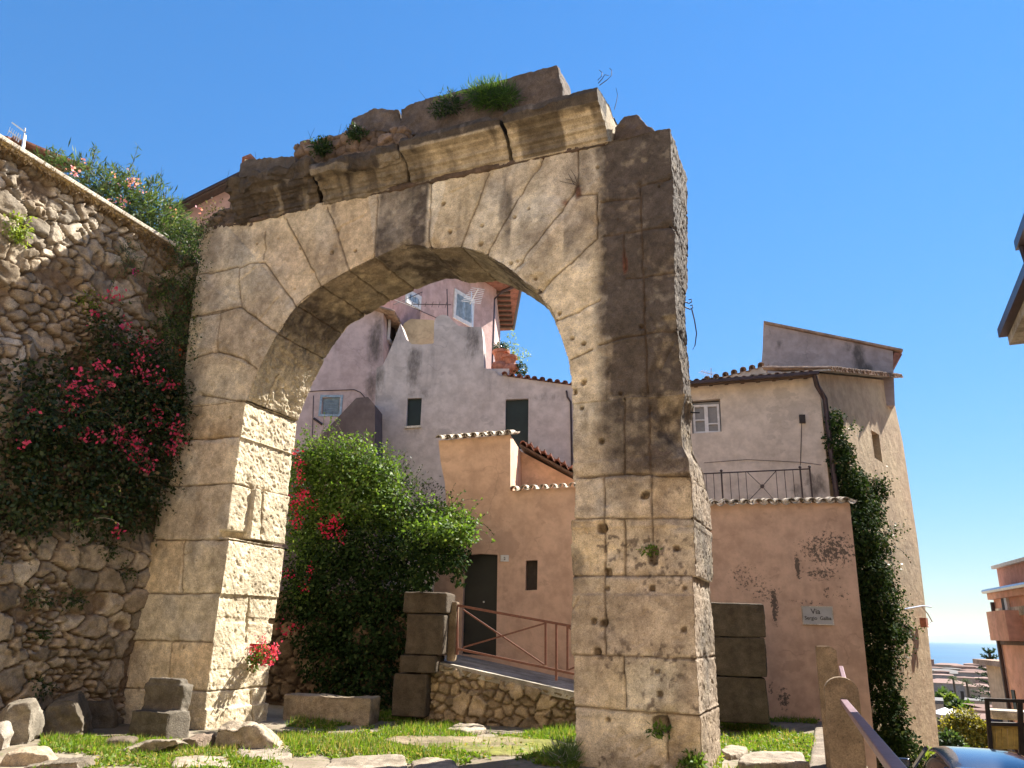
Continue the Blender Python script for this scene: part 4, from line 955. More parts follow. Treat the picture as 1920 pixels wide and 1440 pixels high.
rplan = [tuple(c3 - n1 * .5 - n2 * .55 - np.array([0, .2])), tuple(e3 - n2 * .55 + np.array([0, .2])), (e3[0] - 8, e3[1] + 2), (a3[0] - 4, a3[1] + 6), tuple(a3 - n1 * .5)]
b = MB(); plan_prism(b, rplan, ptop, ptop + .09); rf = b.build('roof', M['tile_red'], pink)
for k in range(8):
    b = MB(); q = c3 + (e3 - c3) * (k + .3) / 8; b.obox((q[0] - .1, q[1], ptop - .10), (.64, -.03, 0), (0, .12, 0), (0, 0, .095)); b.build('rafter', M['beam'], rf)
b = MB(); g = [(*rplan[4], ptop + .02), (*rplan[0], ptop + .02), (*rplan[1], ptop + .02)]; b.tube([np.array(x) + np.array([0, 0, .03]) for x in g], .075, 8); b.build('gutter', M['gutter'], rf)
b = MB(); dp = c3 - n1 * .09 - n2 * -.15
b.tube([np.array(g[1]), (*(c3 - n1 * .3), ptop - .15), (*dp, ptop - .45), (*dp, 5.0)], .06, 8); b.build('drainpipe', M['gutter'], pink)
def shutters(pxs, part='window'):
    q = PK.pl(pxs); x0, x1 = min(q[0][0], q[3][0]), max(q[1][0], q[2][0]); z1 = (q[0][1] + q[1][1]) / 2; z0 = (q[2][1] + q[3][1]) / 2
    b = MB(); 
    for (xa, xb, za, zb) in ((x0 - .12, x1 + .12, z1, z1 + .14), (x0 - .12, x1 + .12, z0 - .14, z0), (x0 - .12, x0, z0, z1), (x1, x1 + .12, z0, z1)): b.lbox(PK, xa, xb, -.05, .02, za, zb)
    w = b.build('window', M['white'], pink)
    xm = (x0 + x1) / 2
    for xa, xb in ((x0, xm - .01), (xm + .01, x1)):
        b = MB(); b.lbox(PK, xa, xb, -.03, .01, z0, z1)
        for k in range(16):
            z = z0 + (z1 - z0) * (k + .5) / 16; b.obox(PK.w([xa + .06, -.055, z]), PK.x * (xb - xa - .12), PK.y * .03 + np.array([0, 0, .04]), (0, 0, .015))
        b.build('shutter', M['blue'], w)
shutters([(855, 551), (884, 566), (881, 606), (854, 592)])
shutters([(766, 553), (783, 560), (783, 571), (766, 564)])
b = MB(); k1 = lambda px, py, d=-.05: PK.w([PK.p(px, py)[0], d, PK.p(px, py)[1]])
b.tube([k1(690, 545), k1(760, 572), k1(815, 596), k1(850, 612)], .012, 5); b.tube([k1(735, 572), k1(790, 548)], .012, 5); b.build('cable', M['iron'], pink)
# aerials on the scalloped house
def aerial(name, label, base, top, dirx, n, ln, el, mat='alu', r=.012, boom_z=None):
    base, top = np.array(base, float), np.array(top, float); s = thing(name, label, 'aerial', base)
    b = MB(); b.tube([base, top], r * 1.3, 6); b.build('mast', M[mat], s)
    d = np.array(dirx, float); d /= np.linalg.norm(d); sd = np.cross(d, (0, 0, 1)); sd /= np.linalg.norm(sd)
    b = MB(); o = top + np.array([0, 0, -.08 if boom_z is None else boom_z]); b.tube([o - d * ln * .15, o + d * ln], r, 5)
    for k in range(n):
        p = o + d * ln * (k / max(n - 1, 1)); l = el * (1 - .4 * k / n); b.tube([p - sd * l, p + sd * l], r * .6, 4)
    b.build('boom', M[mat], s); return s
q = lambda px, py, d=.8: B2.w([B2.back(d).p(px, py)[0], d, B2.back(d).p(px, py)[1]])
aerial('roof_aerial', 'thin dark aerial standing before the pale pink wall left of the shutters', q(840, 606), q(838, 542), (-1, -.2, -.1), 6, 1.1, .25, 'iron', .014, -.55)
aerial('roof_aerial', 'pale loop aerial on the scalloped parapet in front of the shuttered window', q(886, 613), q(884, 548), (.3, -1, .1), 9, .9, .32, 'alu', .014, -.35)
# terrace with pots
TP = B2.back(.7)
pz = TP.p(940, 703)[1]
b = MB(); b.lbox(TP, TP.p(905, 700)[0], TP.p(958, 700)[0], -.6, 1.2, pz - .3, pz); tag(b.build('terrace_slab', b2_mat), 'small roof terrace slab carrying the terracotta pots', 'terrace')
def pot(px, py, d, s, label, plant):
    pl = B2.back(d); x, z = pl.p(px, py); base = pl.w([x, 0, z]); t = thing('flower_pot', label, 'pot', base)
    b = MB(); b.lathe(base, [(.13 * s, 0), (.17 * s, .15 * s), (.20 * s, .30 * s), (.235 * s, .31 * s), (.24 * s, .39 * s), (.20 * s, .40 * s), (.19 * s, .36 * s)], 16); b.build('pot', M['terracotta'], t, smooth=False)
    return t, base
POTS = [pot(939, 684, .55, 1.15, 'tall terracotta pot with a dark rounded plant on the roof terrace', 0), pot(954, 693, .5, 1.1, 'terracotta pot with a straggly green plant at the terrace edge', 1)]
b = MB(); pl = B2.back(.45)
for px, py, s in ((936, 701, 1.0), (950, 703, .85), (961, 700, .8)):
    x, z = pl.p(px, py); base = pl.w([x, 0, z])
    m2 = MB(); m2.lathe(base, [(.10 * s, 0), (.22 * s, .08), (.26 * s, .2 * s), (.22 * s, .34 * s), (.13 * s, .38 * s), (.05 * s, .36 * s)], 14)
    tag(m2.build('flower_pot', M['terracotta'], smooth=True), {936: 'squat round terracotta urn on the terrace edge near the wall', 950: 'squat terracotta urn between two other pots on the terrace edge', 961: 'smallest squat urn at the outer end of the terrace pots'}[px], 'pot')
tr = B2.back(1.0); cage = thing('terrace_rail', 'thin curved grey iron guard beside the terrace pots', 'railing', tr.w([tr.p(940, 690)[0], 0, tr.p(940, 690)[1]]))
b = MB(); pts = [tr.w([tr.p(928 + 26 * t, 643 + 10 * t * t)[0], .25 * math.sin(t * 3), tr.p(928 + 26 * t, 643 + 10 * t * t)[1]]) for t in np.linspace(0, 1, 8)]; b.tube(pts, .018, 5); b.build('top_rail', M['alu'], cage)
for k, p in enumerate(pts): b = MB(); b.tube([p, (p[0], p[1], p[2] - .85)], .010, 4); b.build('bar', M['alu'], cage)

# ------------------------------------------------------------------ cream tower house on the right
B4 = Plane(atY(1410, 930, 20.5), 15)
b4b = B4.w([0, 3, 0]); b4b[2] = -1.5
tower = thing('cream_house', 'tall cream house with tiled eaves and an ivy covered side right of the arch', 'house', b4b)
crx = B4.p(1534, 705)[0]; ctop = B4.p(1410, 708)[1]
hole4 = [(1296, 752), (1350, 747), (1353, 809), (1298, 813)]
b4_mat = m_plaster('cream_plaster', (.65, .555, .455), (.58, .495, .405), (.17, .15, .13), .3, spots_of(B4, b4b, [(1530, 910, 40, 45, .8), (1500, 925, 30, 25, .6)]), streak=.5, bmp=.4, soft=True)
b = MB(); b.prism(B4, [(B4.p(1225, 800)[0], -3), (crx, -3), (crx, B4.p(1530, 700)[1]), (B4.p(1225, 720)[0], B4.p(1240, 717)[1])], 0, 6, [B4.pl(hole4)], .2); b.build('wall', b4_mat, tower)
wn = quad_part('window', B4, B4.pl([(1294, 754), (1352, 750), (1355, 811), (1296, 815)]), .15, .19, M['paleglass'], tower)
b = MB(); x0, z1 = B4.p(1298, 757); x1, z0 = B4.p(1351, 810); z1 = B4.p(1325, 757)[1]; z0 = B4.p(1325, 811)[1]
xm = (x0 + x1) / 2; zm = z0 + (z1 - z0) * .45
for (xa, xb, za, zb) in ((x0, x1, z1 - .06, z1), (x0, x1, z0, z0 + .06), (x0, x0 + .06, z0 + .06, z1 - .06), (x1 - .06, x1, z0 + .06, z1 - .06), (xm - .05, xm + .05, z0 + .06, z1 - .06), (x0 + .06, xm - .05, zm, zm + .035), (xm + .05, x1 - .06, zm - .12, zm - .085)): b.lbox(B4, xa, xb, .09, .147, za, zb)
b.build('window_frame', M['white'], wn)
quad_part('wall_box', B4, B4.pl([(1498, 779), (1509, 779), (1510, 794), (1499, 794)]), -.10, -.001, M['wood'], tower)
b = MB(); f4 = lambda px, py, d=-.02: B4.w([B4.p(px, py)[0], d, B4.p(px, py)[1]])
b.tube([f4(1503, 794), f4(1501, 860), f4(1500, 880)], .010, 5); b.tube([f4(1320, 868), f4(1400, 862), f4(1500, 867), f4(1540, 872)], .006, 4); b.build('cable', M['iron'], tower)
b = MB(); t0, t1 = B4.p(1270, 722, -.35), B4.p(1527, 702, -.35)
tiles(b, B4, t0, t1, -.40, 2.2, .55, .21, seed=31, jitter=.015, r=.09); b.build('roof_tiles', M['tile'], tower)
b = MB(); b.obox(B4.w([t0[0], -.36, t0[1] - .05]), B4.x * (t1[0] - t0[0]) + np.array([0, 0, t1[1] - t0[1]]), B4.y * 2.4 + np.array([0, 0, .5]), (0, 0, .04)); b.build('eave_board', M['beam'], tower)
for k, px in enumerate((1305, 1333, 1362, 1392, 1421, 1451, 1482, 1510)):
    b = MB(); x, z = B4.p(px, 728 - (px - 1270) * .077); b.lbox(B4, x - .05, x + .05, -.28, .02, z - .02, z + .08); b.build('rafter_end', M['beam'], tower)
b = MB(); b.obox(B4.w([t0[0], -.50, t0[1] - .03]), B4.x * (t1[0] - t0[0] + .1) + np.array([0, 0, t1[1] - t0[1]]), B4.y * .10, (0, 0, .08)); b.build('gutter', M['gutter'], tower)
# sunlit flank running back down the street
FL = Plane(B4.w([crx, -.003, 0]), -48)
fl_out = FL.pl([(1534, 700), (1600, 706), (1669, 714), (1680, 770), (1693, 830), (1708, 930), (1720, 1010), (1733, 1120), (1748, 1260), (1760, 1390), (1765, 1460)])
fl_out = [(0.0, -3.2), (0.0, fl_out[0][1])] + fl_out[1:] + [(fl_out[-1][0], -3.2)]
fw = FL.pl([(1633, 806), (1648, 815), (1655, 868), (1640, 858)])
fl_mat = m_plaster('worn_cream_plaster', (.52, .40, .25), (.46, .34, .22), (.22, .15, .08), .45, bmp=.9, streak=1.0)
b = MB(); b.prism(FL, fl_out, 0, 3.0, [fw], .4); fl = b.build('side_wall', fl_mat, tower)
b = MB(); b.prism(FL, [(min(a for a, _ in fw) - .02, min(z for _, z in fw) - .02), (max(a for a, _ in fw) + .02, min(z for _, z in fw) - .02), (max(a for a, _ in fw) + .02, max(z for _, z in fw) + .02), (min(a for a, _ in fw) - .02, max(z for _, z in fw) + .02)], .36, .4); b.build('window', M['wood'], fl)
b = MB(); g0, g1 = fl_out[1], FL.p(1672, 712); b.obox(FL.w([g0[0] - .1, -.32, g0[1] - .02]), FL.x * (g1[0] - g0[0]) + np.array([0, 0, g1[1] - g0[1]]), FL.y * 2.2 + np.array([0, 0, .3]), (0, 0, .05)); b.build('eave_board', M['concrete'], tower)
b = MB(); tiles(b, FL, (g0[0], g0[1] + .02), (g1[0], g1[1] + .02), -.36, 1.6, .4, .21, seed=33); b.build('roof_tiles', M['tile'], tower)
b = MB(); dpt = lambda px, py, d: B4.w([B4.p(px, py)[0], d, B4.p(px, py)[1]])
b.tube([dpt(1522, 706, -.42), dpt(1530, 728, -.25), dpt(1546, 750, -.10), dpt(1549, 775, -.08), dpt(1556, 840, -.08), dpt(1572, 960, -.08)], .07, 8); b.build('drainpipe', M['gutter'], tower)
b = MB(); cb = lambda px, py, d=-.05: FL.w([FL.p(px, py)[0], d, FL.p(px, py)[1]])
b.tube([cb(1690, 1142, -.08), cb(1718, 1136, -.16), cb(1732, 1138, -.22)], .025, 5); b.tube([cb(1718, 1137, -.15), cb(1726, 1150, -.2), cb(1732, 1165, -.24), cb(1728, 1175, -.2)], .018, 5); b.build('bracket', M['alu'], tower)
b = MB(); b.obox(cb(1722, 1176, -.24), FL.x * .22, FL.y * .18, (0, 0, .28)); b.build('wall_box', M['terracotta'], tower)
# upper storey behind
UP = Plane(atY(1560, 690, 25.0), 17)
b = MB(); b.prism(UP, UP.pl([(1424, 760), (1427, 690), (1434, 608), (1500, 622), (1590, 640), (1674, 658), (1678, 760)]), 0, 4.5)
ub = np.array(b4b)
b.build('upper_storey', m_plaster('grey_mauve_plaster', (.42, .34, .31), (.37, .30, .275), (.07, .065, .07), .4, spots_of(UP, b4b, [(1610, 670, 26, 50, 1.0), (1625, 695, 30, 22, .9), (1590, 650, 20, 16, .6), (1460, 645, 16, 14, .4)]), soft=True), tower)
r0, r1 = UP.p(1432, 607), UP.p(1692, 660)
b = MB(); b.obox(UP.w([r0[0], -.12, r0[1]]), UP.x * (r1[0] - r0[0]) + np.array([0, 0, r1[1] - r0[1]]), UP.y * 4.8, (0, 0, .07)); b.build('roof', M['tile'], tower)
b = MB(); b.prism(UP, UP.pl([(1676, 660), (1692, 664), (1674, 690)]), 0, 3.5); b.build('eave', M['tile_red'], tower)
UR = B4.back(2.3)
b = MB(); u0, u1 = UR.p(1318, 716), UR.p(1436, 686)
b.prism(UR, [(u0[0], u0[1] - .6), (u1[0], u1[1] - 1.2), u1, u0], 0, 3.0); b.build('rear_roof_gable', b4_mat, tower)
b = MB()
for k in range(7):
    t = (k + .5) / 7; x = u0[0] + (u1[0] - u0[0]) * t; z = u0[1] + (u1[1] - u0[1]) * t; tiles(b, UR, (x - .13, z), (x + .13, z), -.08, 1.5, 0, .26, seed=60 + k, r=.10, row=.5)
b.build('ridge_tiles', M['tile'], tower)
q4 = lambda px, py, d=1.5: B4.w([B4.back(d).p(px, py)[0], d, B4.back(d).p(px, py)[1]])
aerial('roof_aerial', 'small white aerial lying low over the cream house eaves beside the arch', q4(1334, 716), q4(1333, 690), (-1, -.3, .15), 5, .35, .22, 'alu', .012, -.2)

# ------------------------------------------------------------------ houses behind the left garden
BL = Plane(atY(380, 420, 24.0), -21)
blb = BL.w([-1, 3, 0]); blb[2] = 8
lh = thing('roof_house', 'salmon house with a dark sloping eave rising behind the left end of the arch', 'house', blb)
b = MB(); b.prism(BL, BL.pl([(300, 640), (300, 412), (326, 394), (432, 344), (520, 360), (520, 640)]), 0, 6); b.build('wall', m_plaster('salmon_plaster', (.52, .32, .25), (.47, .28, .22)), lh)
s0, s1 = BL.p(316, 394, -.5), BL.p(452, 326, -.5)
b = MB(); b.obox(BL.w([s0[0], -.5, s0[1] - .12]), BL.x * (s1[0] - s0[0]) + np.array([0, 0, s1[1] - s0[1]]), BL.y * 7, (0, 0, .16)); b.build('roof', M['beam'], lh)
b = MB(); b.tube([BL.w([s0[0], -.55, s0[1] + .03]), BL.w([s1[0], -.55, s1[1] + .03])], .06, 6); b.build('gutter', M['gutter'], lh)
CHP = BL.back(.8)
cs = CHP.p(462, 330); b = MB(); x0, z0 = CHP.p(452, 345); x1, z1 = CHP.p(477, 302)
b.lbox(CHP, x0, x1, 0, .45, z0 - .6, z1); ch = b.build('chimney', M['coping'], lh)
b = MB(); b.prism(CHP, [(x0 - .1, z1 + .001), (x1 + .1, z1 + .001), ((x0 + x1) / 2, z1 + .22)], -.1, .55); b.build('chimney_cap', M['tile_red'], ch)
b = MB(); b.lbox(CHP, x0 + .10, x0 + .26, -.004, .1, z1 - .24, z1 - .06); b.build('flue_opening', M['wood'], ch)
GL = Plane(atY(-20, 290, 13.5), 25)
b = MB(); b.prism(GL, GL.pl([(-120, 420), (-120, 280), (-20, 262), (14, 268), (27, 287), (27, 420)]), 0, 2.5)
gh = thing('garden_shed', 'small cream hut with red tiles peeping above the coping at the left edge', 'hut', GL.w([GL.p(-30, 400)[0], 1, 8.4]))
b.build('wall', M['concrete'], gh)
g0, g1 = GL.p(-110, 276, -.1), GL.p(17, 264, -.1)
b = MB(); tiles(b, GL, g0, g1, -.12, 1.6, .3, .2, seed=44); b.build('roof_tiles', M['tile_red'], gh)
AE = Plane(atY(35, 280, 13.0), 10); ae = lambda px, py, d=0: AE.w([AE.p(px, py)[0], d, AE.p(px, py)[1]])
aer = thing('tv_aerial', 'white television aerial on a twin mast above the coping at the upper left', 'aerial', ae(40, 310))
b = MB(); b.tube([ae(36, 312), ae(47, 240)], .014, 6); b.tube([ae(40, 312), ae(48, 254)], .012, 5); b.build('mast', M['alu'], aer)
b = MB(); b.tube([ae(23, 230), ae(48, 248)], .016, 5); b.build('top_boom', M['alu'], aer)
b = MB(); b.tube([ae(17, 245), ae(39, 262)], .012, 5)
for k in range(6):
    x, y = 17 + 3.9 * k, 245 + 2.9 * k; b.tube([ae(x + 2.2, y - 7), ae(x - 2.6, y + 7)], .007 if k < 4 else .014, 4)
b.build('boom', M['alu'], aer)

# ------------------------------------------------------------------ right edge of the street
P5 = Plane(atY(1868, 1110, 25.0), 106)
p5b = P5.w([-3, 2, 0]); p5b[2] = -3
os_ = thing('orange_house', 'orange rendered house with stepped ledges and a balcony on the right edge of the street', 'house', p5b)
o_mat = m_plaster('orange_plaster', (.74, .44, .33), (.68, .38, .28), (.34, .2, .15), .3)
W5 = lambda x, z: P5.pl([(x, z)])[0]
xf = P5.p(1868, 1250)[0]; xn = xf - 0; 
zA = P5.p(1866, 1064)[1]; zB = P5.p(1856, 1112)[1]; zC = P5.p(1866, 1195)[1]
def bxp(name, x0, x1, y0, y1, z0, z1, mat=o_mat, par=os_): bb = MB(); bb.lbox(P5, x0, x1, y0, y1, z0, z1); return bb.build(name, mat, par)
bxp('wall', -.42, 12, 0, 5, -6, zB); bxp('attic', -0.3, 12, .2, 5, zB + .002, zA, m_plaster('rose_plaster', (.58, .34, .29), (.53, .30, .26)))
bxp('cornice', -.5, 12, -.14, .0, zB - .22, zB); bxp('parapet_cap', -.42, 12, .08, .5, zA + .001, zA + .10, M['white'])
bb = MB(); bb.tube([P5.w([-.6, -.2, zB + .03]), P5.w([12, -.2, zB + .03])], .07, 6); bb.build('gutter', M['alu'], os_)
bxp('band', -.44, 12, -.04, -.001, zB - .75, zB - .5, M['coping'])
bal = bxp('balcony', 0.1, 1.9, -.4, 0, zC - .1, zC + .75); bxp('ledge', -.44, 12, -.06, -.001, zC - .22, zC - .11, M['beam'])
bxp('opening', .5, .85, -.05, -.004, zC + .76, zC + 1.4, M['wood'], bal); bxp('shutter', .88, 1.1, -.08, -.004, zC + .76, zC + 1.4, M['white'], bal)
bb = MB(); bb.tube([P5.w([-.3, -.08, zB - .3]), P5.w([-.3, -.08, -5])], .06, 6); bb.build('drainpipe', M['gutter'], os_)
bxp('window', -.05, .25, -.03, -.003, P5.p(1880, 1330)[1], P5.p(1880, 1290)[1], M['green'])
P6 = Plane(atY(1884, 1260, 40.0), 106)
oh = thing('narrow_house', 'narrow ochre house with tall windows farther down the right side of the street', 'house', P6.w([2, 2, -5]))
bb = MB(); z6 = P6.p(1852, 1246)[1]; bb.lbox(P6, -3, 6, 0, 5, -9, z6); bb.build('wall', m_plaster('ochre_wall', (.58, .42, .27), (.5, .36, .23)), oh)
bb = MB(); bb.lbox(P6, -3.4, 6.2, -.5, 5.3, z6, z6 + .25); bb.build('roof', M['tile'], oh)
for k in range(4):
    bb = MB(); bb.lbox(P6, -2.3 + k * 1.7, -1.6 + k * 1.7, -.05, -.004, z6 - 4.5, z6 - 2.2); bb.build('window', M['green'], oh)
# near house at the right frame edge: only its eaves reach into the picture
E6 = atY(1872, 631, 11.0); dv = np.array([math.sin(R(24.5)), math.cos(R(24.5)), 0]); rv = np.array([math.cos(R(24.5)), -math.sin(R(24.5)), 0])
eh = thing('corner_house', 'cream house at the right frame edge with a dark gutter along its eaves', 'house', E6 * np.array([1, 1, 0]) + rv * 2 - dv * 5)
b = MB(); b.obox(E6 + rv * .70 - dv * 11 - np.array([0, 0, E6[2] + 1.5]), rv * 5, dv * 10.6, (0, 0, E6[2] + 1.3)); b.build('wall', m_plaster('cream_wall', (.55, .42, .29), (.5, .38, .26)), eh)
b = MB()
for k, (o1, h1, z1) in enumerate(((.12, .16, -.02), (.32, .12, -.18), (.5, .10, -.30))): b.obox(E6 + rv * o1 - dv * 11 + np.array([0, 0, z1 - h1 + .02]), rv * 3, dv * (11 - .1 * k), (0, 0, h1 - .003))
b.build('cornice', M['pale'], eh)
b = MB(); b.obox(E6 - dv * 11 + np.array([0, 0, -.02]), rv * .14, dv * 11, (0, 0, .14)); b.build('gutter', M['gutter'], eh)
E7 = atY(1904, 470, 9.5)
b = MB(); b.obox(E7 - dv * 9, rv * .14, dv * 9, (0, 0, .14)); b.tube([E7 + rv * .07 - dv * .1, E7 + rv * .08 + np.array([0, 0, -.22]) - dv * .1, E7 + rv * .35 + np.array([0, 0, -.30]) - dv * .1, E7 + rv * .8 + np.array([0, 0, -.25])], .05, 8); b.build('gutter', M['gutter'], eh)
b = MB(); b.obox(E7 + rv * .16 - dv * 9, rv * 3, dv * 8.8, (0, 0, .14)); b.build('roof', M['pale'], eh)
b = MB(); b.obox(E7 + rv * .9 - dv * 9 + np.array([0, 0, -1.9]), rv * 3, dv * 8.2, (0, 0, 1.895)); b.build('upper_wall', M['pale'], eh)
b = MB(); b.obox(E6 * np.array([1, 1, 0]) + rv * 4.7 + np.array([0, 0, -3]), rv * 6, dv * 13.5, (0, 0, 15)); b.build('added_shade_block', M['pale'], eh)  # unseen block, added and sized to keep sun off the lawn
# yellow slatted barrier with a dark frame
P8 = Plane(atY(1890, 1390, 15.5), 20); f8 = lambda px, py, d=0: P8.w([P8.p(px, py)[0], d, P8.p(px, py)[1]])
sb = thing('slatted_barrier', 'dark metal frame over a yellow slatted board barrier at the lower right', 'barrier', f8(1890, 1420))
b = MB(); b.bar(f8(1848, 1312), f8(2000, 1318), .06, .06); b.bar(f8(1850, 1310), f8(1859, 1420), .07, .07, P8.y); b.bar(f8(1912, 1315), f8(1916, 1420), .08, .08, P8.y); b.bar(f8(1855, 1357), f8(2000, 1361), .09, .06); b.build('frame', M['wood'], sb)
for k in range(10):
    b = MB(); x = 1862 + k * 11; b.bar(f8(x, 1366, .04), f8(x + 2, 1405, .04), .085, .02, P8.y); b.build('slat', m_plain('yellow_board', (.52, .36, .10), .7) if k == 0 else bpy.data.materials['yellow_board'], sb)
b = MB(); b.bar(f8(1857, 1364, .08), f8(2000, 1366, .08), .05, .05); b.bar(f8(1858, 1402, .08), f8(2000, 1406, .08), .05, .05); b.build('cross_bar', bpy.data.materials['yellow_board'], sb)
b = MB(); p0, p1 = P8.p(1857, 1331, .5), P8.p(1960, 1354, .5); b.lbox(P8, p0[0], p1[0], .5, .95, p1[1], p0[1]); tag(b.build('planter_box', M['coping'], bevel=.03), 'cream trough standing behind the dark frame at the lower right', 'planter')

# unseen house behind the viewer, added to throw warm light back on the arch
BK = Plane((0, -5.0, 0), 180)
bkh = thing('added_bounce_house', 'unseen cream house added behind the viewer to bounce warm light on the arch', 'house', (0, -10, 0))
b = MB(); bw = [[(-17.5 + 3.4 * k, 4.2), (-16.3 + 3.4 * k, 4.2), (-16.3 + 3.4 * k, 6.2), (-17.5 + 3.4 * k, 6.2)] for k in range(10)]
b.prism(BK, [(-19, -.4), (19, -.4), (19, 12.5), (-19, 12.5)], 0, 5, bw, .2); b.build('wall', m_plaster('added_bounce_cream', (.78, .62, .43), (.72, .56, .38)), bkh)
for w in bw: quad_part('window', BK, [(w[0][0] - .01, w[0][1] - .01), (w[1][0] + .01, w[1][1] - .01), (w[2][0] + .01, w[2][1] + .01), (w[3][0] - .01, w[3][1] + .01)], .14, .19, M['green'], bkh)  # windows of the added unseen bounce house

# ------------------------------------------------------------------ stones on the ground
def slab(name, label, px, h, seed, col=(.36, .31, .25), vox=.03, mat='rubble', cat='paving stone', group=None, moss=0.0, amp=.035, z0=-.12, base=0.0):
    pts = [gnd(a, c2, base)[:2] for a, c2 in px]; n = len(pts)
    V = [(x, y, z0 + base) for x, y in pts] + [(x, y, base + h) for x, y in pts]
    tri = tessellate_polygon([[Vector((x, y, 0)) for x, y in pts]])
    Fc = [tuple(t) for t in tri] + [tuple(n + i for i in reversed(t)) for t in tri] + [(i, (i + 1) % n, n + (i + 1) % n, n + i) for i in range(n)]
    co, no, q = remesh(V, Fc, vox); S = co + seed
    d = fbm(S * 2.5, 4, seed) * amp + fbm(S * 11, 4, seed + 1) * amp * .4 + fbm(S * 30, 2, seed + 2) * .005
    c = np.array(col) * (.85 + .4 * fbm(S * 2, 4, seed + 3))[:, None]
    k = (.5 * sstep(0, .5, fbm(S * 4, 4, seed + 4)))[:, None]; c = c * (1 - k) + np.array([.15, .125, .09]) * k
    if moss:
        k = (moss * sstep(-.15, .25, fbm(S * np.array([.9, .9, 1]), 4, seed + 6)) * sstep(.3, .8, no[:, 2]))[:, None]; c = c * (1 - k) + np.array([.15, .17, .015]) * k
    return tag(mk(name, co + no * d[:, None], q, M[mat], col=c, smooth=True), label, cat, group)
FG = 'flat stones in the grass'
slab('paving_stone', 'flat pale flagstone at the bottom edge below the carved block', [(318, 1450), (325, 1431), (380, 1426), (425, 1427), (432, 1450)], .06, 501, group=FG)
slab('paving_stone', 'grey flagstone in front of the pale rock at the left pier foot', [(432, 1427), (450, 1411), (500, 1403), (548, 1410), (545, 1428), (500, 1436)], .06, 502, group=FG)
slab('paving_stone', 'broad flagstone with a straight edge at the bottom centre', [(600, 1452), (622, 1432), (690, 1426), (756, 1427), (770, 1452)], .06, 503, group=FG)
slab('paving_stone', 'pale flagstone right of the broad central flagstone at the bottom edge', [(775, 1452), (768, 1433), (800, 1429), (850, 1434), (862, 1452)], .05, 504, group=FG)
slab('paving_stone', 'yellow green mossy stone patch on the lawn beneath the arch', [(715, 1392), (735, 1384), (830, 1383), (960, 1386), (1040, 1392), (1065, 1404), (1010, 1420), (900, 1420), (800, 1405)], .03, 505, col=(.26, .21, .14), moss=.8, group=FG, amp=.02)
slab('paving_stone', 'small loose flat stone in the shaded grass before the low ramp wall', [(836, 1374), (860, 1363), (900, 1366), (912, 1374), (870, 1380)], .07, 506, group=FG)
slab('paving_stone', 'flat grey stone against the foot of the right pier', [(1352, 1420), (1372, 1410), (1402, 1414), (1400, 1424), (1370, 1430)], .10, 507, group=FG)
slab('paving_stone', 'large flat grey stone at the bottom edge right of the right pier', [(1385, 1450), (1392, 1430), (1440, 1424), (1500, 1427), (1520, 1450)], .12, 508, group=FG)
slab('paving_stone', 'concrete kerb slab beside the lichened railing posts', [(1516, 1450), (1530, 1358), (1562, 1356), (1580, 1450)], .05, 509, col=(.25, .21, .17), group=FG, amp=.012)
CG = 'fallen blocks below the rubble wall'
def bld(name, label, px, base, r, d, seed, amp, col, facets=3, dark=.25, y0=0.0, moss=.0):
    P = Plane(gnd(*base), r); return rock(name, label, [(a, z - .04) for a, z in P.pl(px)], seed, amp * 1.6 + .02, tuple(.86 * v for v in col), P, y0, d, .022, 'rock', CG, dark, facets=facets, moss=moss, freq=3.0)
bld('fallen_block', 'big grey boulder with a bright chipped corner at the left frame edge', [(0, 1400), (-10, 1340), (8, 1322), (58, 1312), (80, 1345), (72, 1375), (45, 1402)], (40, 1398), -25, .7, 521, .05, (.38, .34, .28), 5, .15)
bld('fallen_block', 'small pale boulder cut by the left edge in front of the big grey one', [(-20, 1405), (-20, 1360), (2, 1352), (12, 1375), (6, 1402)], (0, 1408), -15, .3, 522, .03, (.45, .41, .35), 3, .05)
bld('fallen_block', 'large dark rounded boulder behind the big grey boulder at left', [(72, 1395), (80, 1330), (105, 1300), (145, 1293), (160, 1320), (158, 1392)], (115, 1385), -20, .7, 523, .07, (.22, .19, .15), 3, .4)
bld('fallen_block', 'squared dark block tucked between the rounded boulder and the carved block', [(160, 1372), (160, 1312), (205, 1310), (214, 1340), (212, 1372)], (190, 1366), -15, .5, 524, .03, (.23, .20, .16), 2, .4)
# carved block with a step
KB = Plane(gnd(275, 1386), 14)
k0, k1 = KB.p(232, 1384), KB.p(326, 1384); kw = k1[0] - k0[0]
rock('carved_block', 'carved stone block with a step like a seat in front of the left pier', [(k0[0] + .06, k1[0] - .02, -.02, .36, -.05, .37), (k0[0] + .04, k1[0] - .12, .24, .46, -.05, .70), (k0[0] + .08, k1[0] - .2, .26, .42, .6, .78)], 530, .055, (.17, .152, .125), KB, cat='carved stone', dark=.4, vox=.02, facets=3)
bld('fallen_block', 'long pale kerb stone lying in front of the carved block', [(226, 1422), (232, 1400), (275, 1386), (330, 1378), (338, 1392), (300, 1404), (270, 1425)], (285, 1420), 5, .35, 531, .03, (.46, .40, .31), 2, .12)
bld('fallen_block', 'short reddish kerb stone between the long kerb stone and the pale foot rock', [(332, 1408), (336, 1382), (386, 1374), (392, 1400), (372, 1412)], (360, 1410), 5, .35, 532, .03, (.40, .31, .24), 3, .15)
bld('fallen_block', 'pale jagged rock at the front foot of the left pier', [(374, 1415), (388, 1385), (400, 1362), (420, 1357), (438, 1362), (452, 1353), (478, 1358), (492, 1372), (518, 1382), (512, 1398), (440, 1408)], (445, 1410), 10, .45, 533, .06, (.56, .47, .36), 5, .05)
